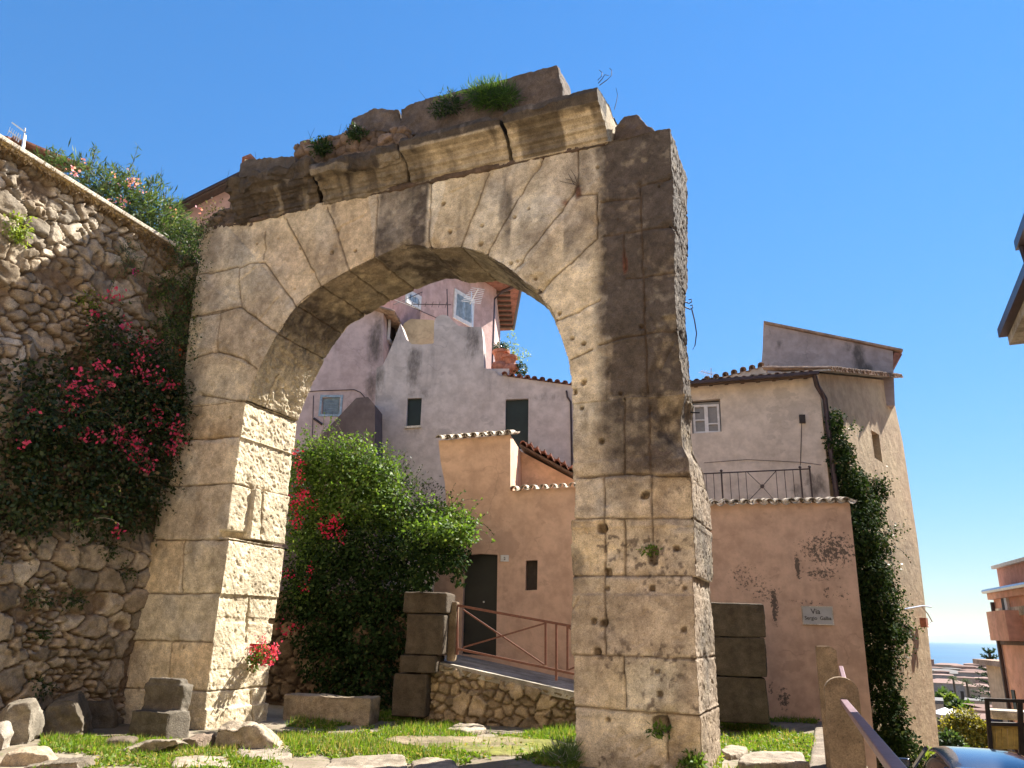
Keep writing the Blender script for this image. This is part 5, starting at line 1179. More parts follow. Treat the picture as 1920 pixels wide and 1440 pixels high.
bld('fallen_block', 'cream flat block lying on the grass in the lower left corner', [(-10, 1432), (0, 1410), (50, 1402), (88, 1408), (98, 1424), (90, 1436)], (45, 1436), -5, .5, 534, .03, (.58, .48, .36), 3, .0)
bld('fallen_block', 'narrow grey block in front of the cream block in the lower left corner', [(30, 1455), (36, 1432), (100, 1420), (150, 1418), (156, 1440), (150, 1455)], (95, 1450), 0, .3, 535, .03, (.40, .35, .28), 2, .15)
bld('fallen_block', 'half buried brown stone behind the long kerb stone', [(168, 1408), (175, 1392), (215, 1382), (245, 1384), (240, 1404)], (205, 1405), -5, .3, 536, .03, (.30, .24, .18), 2, .2)

# ------------------------------------------------------------------ posts and handrail of the street
nP, fP = atY(1592, 1440, 8.0), atY(1566, 1400, 10.6)
def street_post(base, ztop, w, d, label, flat=False):
    P = Plane(base, 20); z0 = -1.2; pts = [(-w / 2, z0), (w / 2, z0)] + [(w / 2 * math.cos(R(a)), ztop - w * .42 + w * .42 * math.sin(R(a))) for a in range(0, 181, 18)]
    if flat: pts = pts[:2] + [(w / 2, ztop - .05), (w / 2 - .05, ztop - .012), (w * .1, ztop), (-w / 2, ztop - .004)]
    b = MB(); b.prism(P, pts, 0, d)
    return tag(b.build('railing_post', M['post'], bevel=.025), label, 'post', 'lichened concrete posts of the street railing')
zn, zf = atY(1590, 1270, 8.0)[2], atY(1566, 1212, 10.6)[2]
street_post(nP, zn, .31, .16, 'nearer lichened concrete post with rounded top at the lower right')
street_post(fP, zf, .25, .3, 'farther flat topped concrete post against the peach wall at the lower right', True)
b = MB()
h0, h1_, h2 = atY(1706, 1475, 2.9), atY(1604, 1318, 7.98), atY(1577, 1252, 10.6)
b.bar(h0, h1_ + np.array([0, .3, .005]), .062, .045); b.bar(h1_ + np.array([.03, .2, .0]), h2, .05, .045)
tag(b.build('handrail', M['purple'], bevel=.006), 'purplish steel handrail running from the concrete posts towards the viewer', 'handrail')

# ------------------------------------------------------------------ plants
rng = np.random.RandomState(11)
def unit(v): return v / (np.linalg.norm(v, axis=1, keepdims=True) + 1e-9)
def leaf_geo(C, D, l, w, nrm=None):
    """leaf quads: base points C, directions D, lengths l, widths w"""
    n = len(C); r = rng.normal(size=(n, 3)) if nrm is None else nrm + rng.normal(size=(n, 3)) * .45
    S = unit(np.cross(D, r)); U_ = unit(np.cross(S, D)); l = np.asarray(l)[:, None]; w = np.asarray(w)[:, None]
    mid = C + D * l * .45 - U_ * l * .10
    V = np.stack([C, mid + S * w * .5, C + D * l - U_ * l * .22, mid - S * w * .5], 1)
    i = np.arange(n)[:, None] * 4
    return V.reshape(-1, 3), np.concatenate([i, i + 1, i + 2, i + 3], 1)
def blob_points(blobs, n, lump=.28, shell=(.55, 1.08), seed=1):
    vol = np.array([b_[3] * b_[4] * b_[5] if len(b_) > 4 else b_[3] ** 3 for b_ in blobs]) ** .72
    cnt = np.random.RandomState(seed).multinomial(n, vol / vol.sum()); P, O = [], []
    for b_, k in zip(blobs, cnt):
        d = unit(rng.normal(size=(k, 3))); rad = np.array(b_[3:6]) if len(b_) > 4 else np.array([b_[3]] * 3)
        c = np.array(b_[:3])
        lm = 1 + lump * fbm(d * 2.1 + c, 3, 3) * 2
        rr = (shell[0] + (shell[1] - shell[0]) * rng.rand(k) ** .6) * lm
        P.append(c + d * rad * rr[:, None]); O.append(unit(d / rad))
    return np.concatenate(P), np.concatenate(O)
def leaves(name, blobs, n, l, w, cols, mat, parent=None, origin=None, droop=.25, seed=1, lump=.28, shell=(.55, 1.08), outw=.8):
    P, O = blob_points(blobs, n, lump, shell, seed)
    D = unit(O * outw + rng.normal(size=O.shape) * .7 + np.array([0, 0, -droop])); k = len(P)
    L = l * (.6 + .7 * rng.rand(k)); W_ = w * (.65 + .6 * rng.rand(k))
    V, q = leaf_geo(P, D, L, W_, O + np.array([0, 0, .6]))
    t = rng.rand(k)[:, None]; cA, cB, cC = [np.array(c) for c in cols]
    c = cA * (1 - t) + cB * t; m = (rng.rand(k) < .12)[:, None]; c = np.where(m, cC, c) * (.7 + .6 * rng.rand(k))[:, None]
    return mk(name, V, q, M[mat], parent, origin, col=np.repeat(c, 4, 0))
def flowers(name, pts, n, spread, size, cols, parent, mat='petal', bias=None):
    """clusters of small papery bracts round given points"""
    C = np.concatenate([np.asarray(p)[None] + rng.normal(size=(max(4, int(n * s)), 3)) * spread * s ** .5 for *p, s in pts]); k = len(C)
    D = unit(rng.normal(size=(k, 3)) + np.array([0, 0, .2])); V, q = leaf_geo(C, D, size * (.7 + .6 * rng.rand(k)), size * (.8 + .5 * rng.rand(k)))
    t = rng.rand(k)[:, None]; c = np.array(cols[0]) * (1 - t) + np.array(cols[1]) * t
    return mk(name, V, q, M[mat], parent, col=np.repeat(c, 4, 0))
def stems(name, paths, r, parent, mat='bark', n=4):
    b = MB()
    for p in paths: b.tube(p, r, n, r * .5)
    return b.build(name, M[mat], parent)
def wander(p0, p1, k=6, j=.08):
    p0, p1 = np.asarray(p0, float), np.asarray(p1, float)
    return [p0 + (p1 - p0) * t + rng.normal(size=3) * j * math.sin(math.pi * t) for t in np.linspace(0, 1, k)]
GREEN = ((.055, .105, .018), (.11, .19, .032), (.17, .23, .055)); DARK = ((.022, .045, .014), (.045, .08, .022), (.09, .12, .05)); OLE = ((.035, .065, .022), (.075, .115, .04), (.12, .15, .07)); RED = ((.62, .015, .07), (.75, .05, .16))
def on(pl, d, px, py, rpx, depth=None, flat=1.0):
    """ellipsoid standing off a wall plane: pixel centre and radius give place and size on that plane"""
    x, z = pl.p(px, py, d); x2, z2 = pl.p(px, py - rpx, d); r = abs(z2 - z); w = pl.w([x, d, z])
    return (*w, r * flat, (depth or r * .6), r) if False else (*w, r)
def blobs_on(pl, d, L, sq=.55):
    out = []
    for px, py, rp in L:
        x, y, z, r = on(pl, d, px, py, rp); ax = np.abs(pl.x) * r + np.abs(pl.y) * r * sq
        out.append((x, y, z, max(ax[0], .12), max(ax[1], .12), r))
    return out
def P3(pl, d, px, py): return pl.w([pl.p(px, py, d)[0], d, pl.p(px, py, d)[1]])

# bougainvillea hanging on the rubble wall
bg = P3(LW, -.3, 200, 1000)
bou = thing('bougainvillea', 'large dark bougainvillea with pink red blooms hanging over the rubble wall left of the arch', 'shrub', bg)
BB = blobs_on(LW, -.45, [(40, 790, 85), (120, 770, 90), (215, 740, 90), (285, 740, 70), (310, 800, 60), (225, 840, 95), (130, 880, 95), (275, 900, 62), (40, 900, 70), (190, 940, 70), (300, 690, 45), (235, 665, 50), (195, 610, 30), (250, 960, 45), (60, 960, 50), (330, 760, 30)], .5)
leaves('foliage', BB, 22000, .075, .05, ((.018, .035, .012), (.04, .065, .02), (.11, .075, .04)), 'gloss', bou, seed=3)
FL1 = [(210, 553, 1.2), (183, 590, 1), (262, 638, 1.5), (287, 640, 1), (228, 640, .8), (185, 680, .8), (140, 722, 1.4), (163, 732, 1.4), (300, 715, 1.4), (322, 722, .8), (275, 702, 1.2), (262, 668, .8), (200, 722, .9), (215, 700, .5), (245, 832, 3), (225, 815, 1.5), (262, 845, 1.6), (165, 818, 1), (190, 824, .5), (325, 800, 1.4), (330, 822, 1.2), (318, 840, .8), (280, 870, 1.3), (135, 765, 1), (288, 792, .8), (62, 770, .4), (45, 830, .4), (218, 995, .5), (150, 700, .7), (238, 610, .8), (250, 690, .6), (112, 800, .3), (300, 770, .6)]
flowers('blossoms', [(*P3(LW, -.92 if y > 640 else -.35, x, y), s) for x, y, s in FL1], 26, .07, .055, ((.62, .045, .13), (.74, .12, .25)), bou)
stems('stems', [wander(P3(LW, -.1, 200 + rng.randint(-120, 120), 1000), P3(LW, -.5, 180 + rng.randint(-140, 140), 720 + rng.randint(-60, 120)), 7, .25) for _ in range(16)], .014, bou)
cl = thing('creeper', 'dark small leaved creeper filling the gap between the rubble wall and the arch', 'climber', P3(LW, -.1, 340, 700))
CR = blobs_on(LW, -.16, [(345, 465, 38), (346, 515, 44), (334, 565, 46), (340, 615, 44), (328, 660, 46), (326, 710, 40), (360, 445, 24), (310, 620, 30), (300, 540, 22)], .75)
leaves('foliage', CR, 9000, .05, .03, ((.028, .055, .015), (.055, .095, .025), (.12, .17, .04)), 'gloss', cl, droop=.6, seed=4)
flowers('blossoms', [(*P3(LW, -.4, 333, 656), .8), (*P3(LW, -.4, 340, 662), .5)], 14, .05, .04, ((.75, .05, .02), (.8, .12, .04)), cl)
# oleander above the coping
OP = Plane(ARC.o + ARC.x * (-9.0), -66.9)
ol = thing('oleander', 'tall oleander with pink blossoms growing above the coping of the rubble wall', 'shrub', P3(OP, 0, 230, 440))
OB = blobs_on(OP, 0, [(100, 308, 20), (140, 325, 28), (180, 345, 36), (220, 365, 42), (255, 390, 44), (290, 415, 44), (325, 435, 34), (345, 455, 30), (200, 390, 40), (265, 430, 40), (310, 400, 26), (75, 300, 12)], .9)
leaves('foliage', OB, 7000, .17, .026, OLE, 'leaf', ol, droop=-.25, seed=5, lump=.5, shell=(.4, 1.25), outw=1.1)
flowers('blossoms', [(*P3(OP, -.5, x, y), s) for x, y, s in ((140, 325, 1.2), (125, 345, .8), (180, 375, .7), (215, 330, .5), (240, 345, 1), (255, 345, 1), (248, 340, .8), (225, 375, .8), (235, 385, .6), (270, 355, .5), (325, 400, .6), (372, 392, .5), (160, 300, .3))], 16, .07, .05, ((.75, .25, .32), (.8, .42, .45)), ol)
stems('stems', [wander(P3(OP, 0, 150 + 20 * k, 400 + 12 * k), P3(OP, -.1, 120 + 24 * k, 300 + 13 * k), 5, .08) for k in range(10)], .014, ol)
# dry hanging growth under the coping
XS = rng.uniform(-5.4, -.35, 9000); hm_ = np.clip(.18 + .75 * fbm(np.stack([XS * 1.1, XS * 0, XS * 0], 1), 3, 5) + .35 * fbm(np.stack([XS * 5, XS * 0, XS * 0], 1), 2, 8), .05, .85)
tt = rng.rand(9000) ** 1.6; ZZ = 8.46 - .028 * (XS + .5) - .03 - hm_ * tt; cl2 = fbm(np.stack([XS * 6, ZZ * 6, XS * 0], 1), 3, 9) > -.12 - .3 * (1 - tt)
XS, ZZ = XS[cl2], ZZ[cl2]; k = len(XS)
Cc = LW.w(np.stack([XS + rng.normal(size=k) * .02, -.06 - rng.rand(k) * .13, ZZ], 1)); Dd = unit(rng.normal(size=(k, 3)) * .9 + np.array([0, 0, -.75]))
V, q = leaf_geo(Cc, Dd, .05 + .11 * rng.rand(k), np.full(k, .011)); t = np.repeat(rng.rand(k), 4)[:, None]
tag(mk('dry_creeper', V, q, M['dry'], None, P3(LW, -.15, 180, 420), col=np.array([.13, .085, .045]) * (1 - t) + np.array([.27, .185, .095]) * t), 'brown dried creeper hanging beneath the coping of the rubble wall', 'dry creeper')
def sprays(name, blobs, n, length, lf, cols, mat, parent, droop=.5, up=.6, per=15, seed=1, r=.006, stem=True, ratio=.62):
    """long arching shoots that leave the leaf mass, each with a woody stem and leaves of mixed size"""
    P, O = blob_points(blobs, n, .3, (.75, 1.0), seed); paths = []; C_, D_, L_ = [], [], []
    for p, o in zip(P, O):
        d = o * .8 + rng.normal(size=3) * .5 + np.array([0, 0, up]); d /= np.linalg.norm(d); L = length * rng.uniform(.5, 1.25); path = [p]
        for j in range(6):
            d = d + np.array([0, 0, -droop * .28]) + rng.normal(size=3) * .09; d /= np.linalg.norm(d); path.append(path[-1] + d * L / 6)
        paths.append(path); pa = np.array(path)
        for j in range(per):
            u = rng.rand() ** .8 * 5.99; i = int(u); q_ = pa[i] + (pa[i + 1] - pa[i]) * (u - i); C_.append(q_); D_.append((pa[i + 1] - pa[i]) / L * 6 * .5 + rng.normal(size=3) * .7); L_.append(lf * rng.uniform(.5, 1.35) * (1.1 - .08 * u))
    V, q = leaf_geo(np.array(C_), unit(np.array(D_)), np.array(L_), np.array(L_) * ratio); t = rng.rand(len(C_))[:, None]
    c = np.array(cols[0]) * (1 - t) + np.array(cols[1]) * t; c = np.where((rng.rand(len(c)) < .15)[:, None], np.array(cols[2]), c)
    mk(name, V, q, M[mat], parent, col=np.repeat(c, 4, 0))
    if stem: stems('sprays', paths, r, parent, 'bark', 3)
    return paths
def tuft(name, label, pl, d, L, n, l, w, cols, mat='leaf', cat='plant', droop=-.3, seed=6, group=None, sq=.7, fl=None):
    x, y, r = L[0]; s = thing(name, label, cat, P3(pl, d, x, y + r), group)
    leaves('foliage', blobs_on(pl, d, L, sq), n, l, w, cols, mat, s, droop=droop, seed=seed, lump=.4, shell=(.2, 1.15), outw=1.2)
    if fl: flowers('blossoms', [(*P3(pl, d - .12, a, c2), e) for a, c2, e in fl], 14, .04, .035, ((.55, .02, .25), (.65, .08, .35)), s)
    return s
LIME = ((.13, .19, .025), (.20, .26, .05), (.26, .30, .08))
tuft('wall_plant', 'bright lime green tuft on the sunlit rubble near the left edge', LW, -.15, [(28, 425, 22), (36, 440, 16)], 420, .07, .035, LIME, cat='wall plant', droop=.3)
tuft('wall_plant', 'blue green tuft with one magenta bloom high on the rubble wall', LW, -.15, [(240, 485, 24), (245, 500, 20), (238, 465, 14)], 700, .07, .012, ((.05, .09, .05), (.09, .14, .08), (.12, .16, .10)), cat='wall plant', droop=.4, fl=[(250, 512, 1.2)])
tuft('wall_plant', 'small yellow green tuft above the red blooms on the rubble wall', LW, -.1, [(165, 565, 20), (150, 560, 14)], 420, .05, .03, LIME, cat='wall plant', droop=.4)
for k, (x, y, r) in enumerate(((65, 1120, 22), (195, 1030, 16), (130, 1125, 20), (66, 1185, 14), (65, 1285, 22), (230, 1075, 14))):
    tuft('wall_weed', ['dark weed on the shaded rubble at mid height near the left edge', 'green weed under the bougainvillea beside the pier', 'dark weed in the middle of the shaded rubble', 'small weed between two big stones low on the rubble', 'bushy weed low on the rubble above the boulders', 'weed on big round stones next to the left pier'][k], LW, -.30, [(x, y, r), (x + r, y + r * .3, r * .6)], 330, .05, .03, DARK, 'gloss', 'weed', .4, 20 + k, 'weeds in the shaded rubble wall')

SPC = ((.02, .04, .012), (.05, .085, .022), (.14, .10, .055))
sprays('sprays', BB, 130, .65, .07, SPC, 'gloss', bou, seed=31, droop=.8)
sprays('sprays', CR, 50, .4, .045, SPC, 'gloss', cl, seed=32, droop=1.0, up=.2)
sprays('sprays', OB, 70, .55, .15, OLE, 'leaf', ol, seed=33, droop=.3, up=1.0, ratio=.17, per=26)
# green bush behind the arch
YB = 16.3; BP = Plane((0, YB, 0), 8)
bush = thing('climbing_bush', 'big leafy green bush behind the arch with shade put into the dark leaves of its lower front', 'bush', P3(BP, 0, 680, 1330))
BP2 = Plane((0, 14.35, 0), 8)
BBT = blobs_on(BP2, 0, [(800, 1000, 30), (835, 1000, 30), (866, 1000, 22), (815, 1045, 30), (848, 1050, 26), (775, 1020, 30), (790, 1080, 26), (858, 1085, 12)], .8) + blobs_on(BP, 0, [(600, 870, 40), (640, 880, 48), (690, 890, 45), (720, 900, 30), (600, 930, 45), (660, 940, 55), (720, 960, 45), (780, 980, 40), (830, 985, 38), (868, 985, 24), (820, 1030, 42), (855, 1040, 26), (770, 1040, 50), (700, 1030, 60), (630, 1030, 60), (590, 1000, 40), (580, 1080, 45), (650, 1110, 65), (720, 1110, 60), (770, 1110, 40), (610, 1170, 55), (690, 1190, 65), (740, 1190, 45), (620, 1240, 50), (700, 1260, 55), (650, 1290, 40), (720, 1310, 30), (560, 1130, 35)], .75)
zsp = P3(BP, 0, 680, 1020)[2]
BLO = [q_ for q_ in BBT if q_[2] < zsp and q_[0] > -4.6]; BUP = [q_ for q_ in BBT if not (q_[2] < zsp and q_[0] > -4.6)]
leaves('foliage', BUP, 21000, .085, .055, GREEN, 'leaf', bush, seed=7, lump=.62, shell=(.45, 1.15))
leaves('ivy', BLO, 24000, .085, .065, ((.012, .026, .010), (.026, .048, .014), (.06, .085, .03)), 'ivy_bush_leaf', bush, seed=8, lump=.3)  # same bush, not ivy: house shade put into darker leaf colours
sprays('sprays', BUP, 150, .75, .085, GREEN, 'leaf', bush, seed=34, droop=.7, up=.9)
sh_ = [(590, 830, 1), (655, 820, 1), (640, 835, 1), (705, 850, 1), (740, 870, 1), (560, 840, 1)]
T = []
for x, y, _ in sh_:
    for k in range(5):
        T.append(wander(P3(BP, 0, x + rng.randint(-12, 25), y + 60), P3(BP, rng.uniform(-.3, .3), x + rng.randint(-25, 40), y + rng.randint(-35, 10)), 5, .05))
stems('sprays', T, .008, bush)
tp = np.concatenate([np.array(t) for t in T]); tp = np.repeat(tp, 9, 0) + rng.normal(size=(len(tp) * 9, 3)) * .05
V, q = leaf_geo(tp, unit(rng.normal(size=tp.shape) + np.array([0, 0, .4])), .07 * (.6 + .7 * rng.rand(len(tp))), .035 * (.6 + .7 * rng.rand(len(tp)))); t = np.repeat(rng.rand(len(tp)), 4)[:, None]
mk('shoots', V, q, M['leaf'], bush, col=np.array([.05, .09, .02]) * (1 - t) + np.array([.12, .18, .05]) * t)
tuft('dark_shrub', 'thin dark shrub with arching twigs in front of the mauve house', Plane((0, 18.6, 0), 8), 0, [(760, 930, 45), (720, 900, 35), (800, 945, 35), (690, 950, 45)], 2300, .08, .03, DARK, 'leaf', 'shrub', .0, 9)
b2s = bpy.data.objects['dark_shrub']; SP_ = Plane((0, 18.6, 0), 8)
TW = [wander(P3(SP_, 0, 745 + rng.randint(-30, 30), 950), P3(SP_, 0, x, y), 6, .10) for x, y in ((735, 845), (770, 862), (790, 880), (812, 905), (760, 848), (700, 850), (800, 950), (720, 870))]
stems('twigs', TW, .012, b2s)
tp = np.concatenate([np.array(t)[2:] for t in TW]); tp = np.repeat(tp, 12, 0) + rng.normal(size=(len(tp) * 12, 3)) * .06
V, q = leaf_geo(tp, unit(rng.normal(size=tp.shape)), .07 * (.6 + .7 * rng.rand(len(tp))), .03 * (.6 + .7 * rng.rand(len(tp)))); mk('twig_leaves', V, q, M['leaf'], b2s, col=np.tile([.03, .05, .02], (len(V), 1)))
# bougainvillea beside the left jamb
JP = Plane(ARC.w([-5.2, 4.0, 0]), 10)
jb = thing('bougainvillea', 'pink flowering bougainvillea sprays behind the sunlit inner face of the left pier', 'shrub', P3(JP, 0, 590, 1200))
leaves('foliage', blobs_on(JP, 0, [(570, 900, 24), (575, 950, 30), (600, 985, 36), (565, 1010, 28), (590, 1050, 30), (560, 1075, 26), (575, 1115, 26), (570, 860, 16)], .8), 3600, .06, .04, GREEN, 'leaf', jb, seed=12)
flowers('blossoms', [(*P3(JP, -.3, x, y), s) for x, y, s in ((556, 850, .8), (560, 870, 1), (562, 892, 1), (565, 925, 1.8), (572, 935, 1.8), (548, 940, 1), (556, 960, .7), (555, 985, 1), (560, 975, .8), (605, 990, 1), (625, 985, 1.8), (632, 975, 1.4), (615, 1000, .8), (636, 1005, .8), (540, 1075, 1), (582, 1072, 1), (570, 1105, .6), (530, 1180, 1), (552, 1178, .6), (585, 950, .4), (592, 952, .3))], 26, .075, .05, RED, jb)
rc = P3(ARC, .95, 490, 1225)
cb_ = thing('bougainvillea', 'round cluster of crimson blooms in the gap of the left pier', 'flower cluster', P3(ARC, 1.0, 475, 1258))
flowers('blossoms', [(*P3(ARC, 1.0, x, y), s) for x, y, s in ((480, 1220, 2.5), (495, 1215, 2.5), (507, 1228, 2), (490, 1235, 1.6), (503, 1242, 1), (470, 1212, 1), (510, 1220, 1.2))], 26, .055, .045, ((.48, .012, .06), (.80, .13, .26)), cb_)
leaves('foliage', blobs_on(ARC, .95, [(466, 1245, 14), (480, 1232, 14), (492, 1226, 16)], .8), 330, .06, .04, GREEN, 'leaf', cb_)
# ivy on the cream house
iv = thing('ivy', 'dense ivy climbing the street side of the cream house', 'climber', P3(FL, -.3, 1690, 1420))
IV = []
for px, py, r in ((1566, 790, 22), (1570, 830, 28), (1578, 870, 34), (1590, 910, 42), (1605, 950, 46), (1630, 960, 36), (1615, 1000, 50), (1640, 1030, 42), (1630, 1070, 50), (1655, 1100, 44), (1640, 1130, 50), (1665, 1160, 44), (1690, 1190, 26), (1650, 1190, 50), (1660, 1240, 44), (1670, 1290, 42), (1685, 1330, 36), (1680, 1370, 48), (1695, 1400, 46), (1700, 1440, 46), (1650, 920, 24), (1590, 850, 18), (1672, 1230, 20), (1610, 900, 26)):
    IV += blobs_on(FL, -.2 if py < 980 else -.38, [(px - (4 if py < 980 else 14), py, r * .76)], .38 if py < 980 else .6)
leaves('foliage', IV, 34000, .085, .07, ((.016, .034, .012), (.032, .056, .016), (.06, .08, .03)), 'ivy_bush_leaf', iv, seed=14, lump=.4, droop=.4)
sprays('sprays', IV, 110, .55, .085, SPC, 'ivy_bush_leaf', iv, seed=36, droop=1.0, up=.1)
SPX = [(1700, 1130), (1715, 1180), (1690, 1230), (1700, 1150), (1680, 1060), (1690, 990), (1660, 900), (1600, 800), (1705, 1215)]
TW = [wander(P3(FL, -.1, x - 40, y + 10), P3(FL, -.12, x, y), 5, .10) for x, y in SPX]
tp = np.concatenate([np.array(t) for t in TW]); tp = np.repeat(tp, 22, 0) + rng.normal(size=(len(tp) * 22, 3)) * .13
V, q = leaf_geo(tp, unit(rng.normal(size=tp.shape)), np.full(len(tp), .075), np.full(len(tp), .06)); mk('loose_leaves', V, q, M['gloss'], iv, col=np.tile([.04, .06, .025], (len(V), 1)) * np.repeat(.6 + .9 * rng.rand(len(tp)), 4)[:, None])
stems('stems', TW, .012, iv)
tuft('weed', 'pale green weeds at the foot of the cream house by the car', FL, -.4, [(1735, 1428, 20), (1748, 1420, 14)], 420, .16, .04, LIME, cat='weed', droop=-.4)
# growth on top of the arch
T4 = ARC.back(-.1)
tuft('arch_plant', 'bright feathery green plant on top of the arch between cornice and top slab', T4, .3, [(915, 182, 20), (895, 178, 16), (935, 178, 18), (955, 180, 12)], 2100, .16, .012, ((.03, .07, .012), (.06, .12, .02), (.12, .20, .04)), cat='plant', droop=-.8)
tuft('arch_plant', 'small dark tuft in the rubble at the left of the arch top', ARC, -.05, [(602, 276, 13)], 500, .07, .03, DARK, cat='plant')
tuft('arch_plant', 'dark tuft under the rounded top block of the arch', ARC, .0, [(667, 252, 11)], 420, .07, .03, DARK, cat='plant')
tuft('arch_plant', 'shadowed tuft on the top slab left of the bright feathery plant', T4, .35, [(845, 195, 16), (822, 205, 10)], 600, .10, .02, DARK, cat='plant')
tuft('arch_plant', 'dry leaved shrub clinging to the left upper corner of the arch', ARC, -.05, [(388, 425, 14), (400, 395, 14), (384, 440, 10)], 420, .06, .03, ((.10, .09, .05), (.14, .12, .07), (.06, .08, .03)), cat='plant')
tuft('pier_weed', 'little green weed in the square hole near the foot of the right pier', ARC, -.04, [(1232, 1366, 8), (1240, 1372, 6), (1222, 1374, 5)], 110, .075, .03, GREEN, cat='weed')
tuft('pier_weed', 'tiny fern in the upper bolt hole of the right pier', ARC, -.05, [(1218, 1031, 7)], 90, .06, .025, GREEN, cat='weed')
tuft('pier_weed', 'small green weeds at the lower right corner of the right pier', ARC, -.06, [(1303, 1425, 12), (1295, 1435, 10)], 200, .08, .03, GREEN, cat='weed', droop=-.5)
def twig(label, pl, d, px, r=.008, nm='dry_weed', mat='iron', lv=0):
    b = MB()
    for path in px: b.tube([P3(pl, d + (i * .02), x, y) for i, (x, y) in enumerate(path)], r, 5, r * .6)
    return tag(b.build(nm, M[mat]), label, 'dry plant')
twig('forked dry stem rising from the right end of the cornice', ARC, .3, [[(1122, 156), (1129, 148), (1134, 140), (1142, 142)], [(1124, 160), (1138, 150), (1146, 142), (1147, 132), (1143, 128)], [(1121, 150), (1128, 143), (1129, 136), (1123, 131)]])
twig('single tall thin stem behind the cornice end', ARC, .5, [[(1152, 205), (1156, 190), (1158, 178), (1155, 165)]], .006)
twig('sparse dry sprigs on the attic rubble against the sky', ARC, .5, [[(800, 188), (785, 168)], [(826, 176), (832, 158)], [(580, 262), (590, 240)], [(584, 262), (577, 245)], [(635, 252), (640, 232)], [(640, 252), (650, 236)], [(480, 296), (478, 284)], [(424, 345), (430, 318)]], .004, mat='dry')
twig('rusty weed hanging on the front of the arch above the right haunch', ARC, -.06, [[(1083, 345), (1078, 330), (1070, 318)], [(1082, 345), (1072, 338), (1060, 335)], [(1082, 348), (1075, 345), (1050, 340)], [(1084, 345), (1085, 325)], [(1076, 345), (1066, 326)]], .007, mat='bark')
RS = Plane(ARC.w([1.52, .6, 0]), 23.1)
twig('two iron hooks and a loose wire on the right side of the arch', RS, 0, [[(1284, 566), (1292, 569), (1297, 566), (1296, 561), (1291, 562)], [(1284, 576), (1294, 580), (1299, 577), (1298, 572), (1294, 573)], [(1297, 580), (1302, 600), (1306, 625), (1303, 648), (1299, 655)]], .011, nm='iron_hooks')
twig('torn pale root sticking out of the broken right pier', RS, 0, [[(1283, 755), (1288, 772), (1300, 774), (1312, 774)], [(1288, 770), (1296, 764)]], .014, nm='root', mat='dry')
# plants in the terrace pots
for k, (t, base) in enumerate(POTS):
    if k == 0: leaves('foliage', [(*(base + np.array([0, 0, .58])), .22, .22, .14)], 500, .06, .05, DARK, 'gloss', t)
    else:
        leaves('foliage', [(*(base + np.array([.05, 0, .75])), .20, .2, .45), (*(base + np.array([.35, 0, .5])), .3, .2, .2)], 300, .09, .03, LIME, 'leaf', t); leaves('trailing_foliage', [(*(base + np.array([.36, -.1, -.02])), .20, .2, .2)], 500, .06, .05, DARK, 'gloss', t)

# ------------------------------------------------------------------ grass
def in_poly(x, y, poly):
    r = np.zeros(len(x), bool); n = len(poly)
    for i in range(n):
        x0, y0 = poly[i]; x1, y1 = poly[(i + 1) % n]
        c = ((y0 > y) != (y1 > y)) & (x < (x1 - x0) * (y - y0) / (y1 - y0 + 1e-12) + x0); r ^= c
    return r
SL = [[(722, 1394), (740, 1386), (830, 1384), (960, 1387), (1040, 1394), (1055, 1404), (1010, 1417), (900, 1417), (800, 1404)], [(432, 1427), (450, 1411), (500, 1403), (548, 1410), (545, 1428), (500, 1436)], [(600, 1452), (622, 1432), (690, 1426), (756, 1427), (770, 1452)], [(318, 1450), (325, 1431), (380, 1426), (425, 1427), (432, 1450)], [(836, 1374), (860, 1363), (900, 1366), (912, 1374), (870, 1380)], [(775, 1452), (768, 1433), (800, 1429), (850, 1434), (862, 1452)]]
SLW = [[tuple(gnd(a, c2)[:2]) for a, c2 in p] for p in SL]
REG = [([(500, 1460), (510, 1398), (540, 1360), (600, 1345), (760, 1338), (900, 1340), (1200, 1345), (1200, 1380), (1090, 1400), (1080, 1460)], 32000, .115), ([(60, 1455), (80, 1390), (225, 1384), (330, 1392), (520, 1392), (560, 1420), (520, 1455)], 12000, .085), ([(1340, 1345), (1535, 1345), (1518, 1460), (1340, 1460)], 9000, .10)]
GC, GD, GL_, GW = [], [], [], []
for poly, n, h in REG:
    W_ = np.array([gnd(a, c2)[:2] for a, c2 in poly]); lo, hi = W_.min(0), W_.max(0)
    xy = lo + rng.rand(n * 4, 2) * (hi - lo); ok = in_poly(xy[:, 0], xy[:, 1], [tuple(p) for p in W_])
    nz = fbm(np.concatenate([xy * .9, xy[:, :1] * 0], 1), 4, 77); ok &= (nz + .35 * fbm(np.concatenate([xy * 4, xy[:, :1] * 0], 1), 3, 78) > -.12 + .2 * rng.rand(len(xy)))
    for sp in SLW: ok &= ~in_poly(xy[:, 0], xy[:, 1], sp) | (rng.rand(len(xy)) < .05)
    xy = xy[ok][:n]; z = ground_z(xy[:, 0], xy[:, 1]); k = len(xy)
    hh = h * (.45 + .8 * rng.rand(k)) * (1 + 1.2 * np.clip(nz[ok][:n], 0, 1)); cl_ = rng.rand(k) < .55
    GC.append(np.column_stack([xy, z + np.where(cl_, hh * .35 * rng.rand(k), -.01)])); GD.append(unit(np.column_stack([rng.normal(size=(k, 2)) * np.where(cl_, 1.2, .35)[:, None], np.where(cl_, .35, 1.0)])))
    GL_.append(np.where(cl_, .045 + .03 * rng.rand(k), hh)); GW.append(np.where(cl_, .035, .011))
GC, GD, GL_, GW = [np.concatenate(a) for a in (GC, GD, GL_, GW)]
V, q = leaf_geo(GC, GD, GL_, GW); k = len(GC); t = rng.rand(k)[:, None]
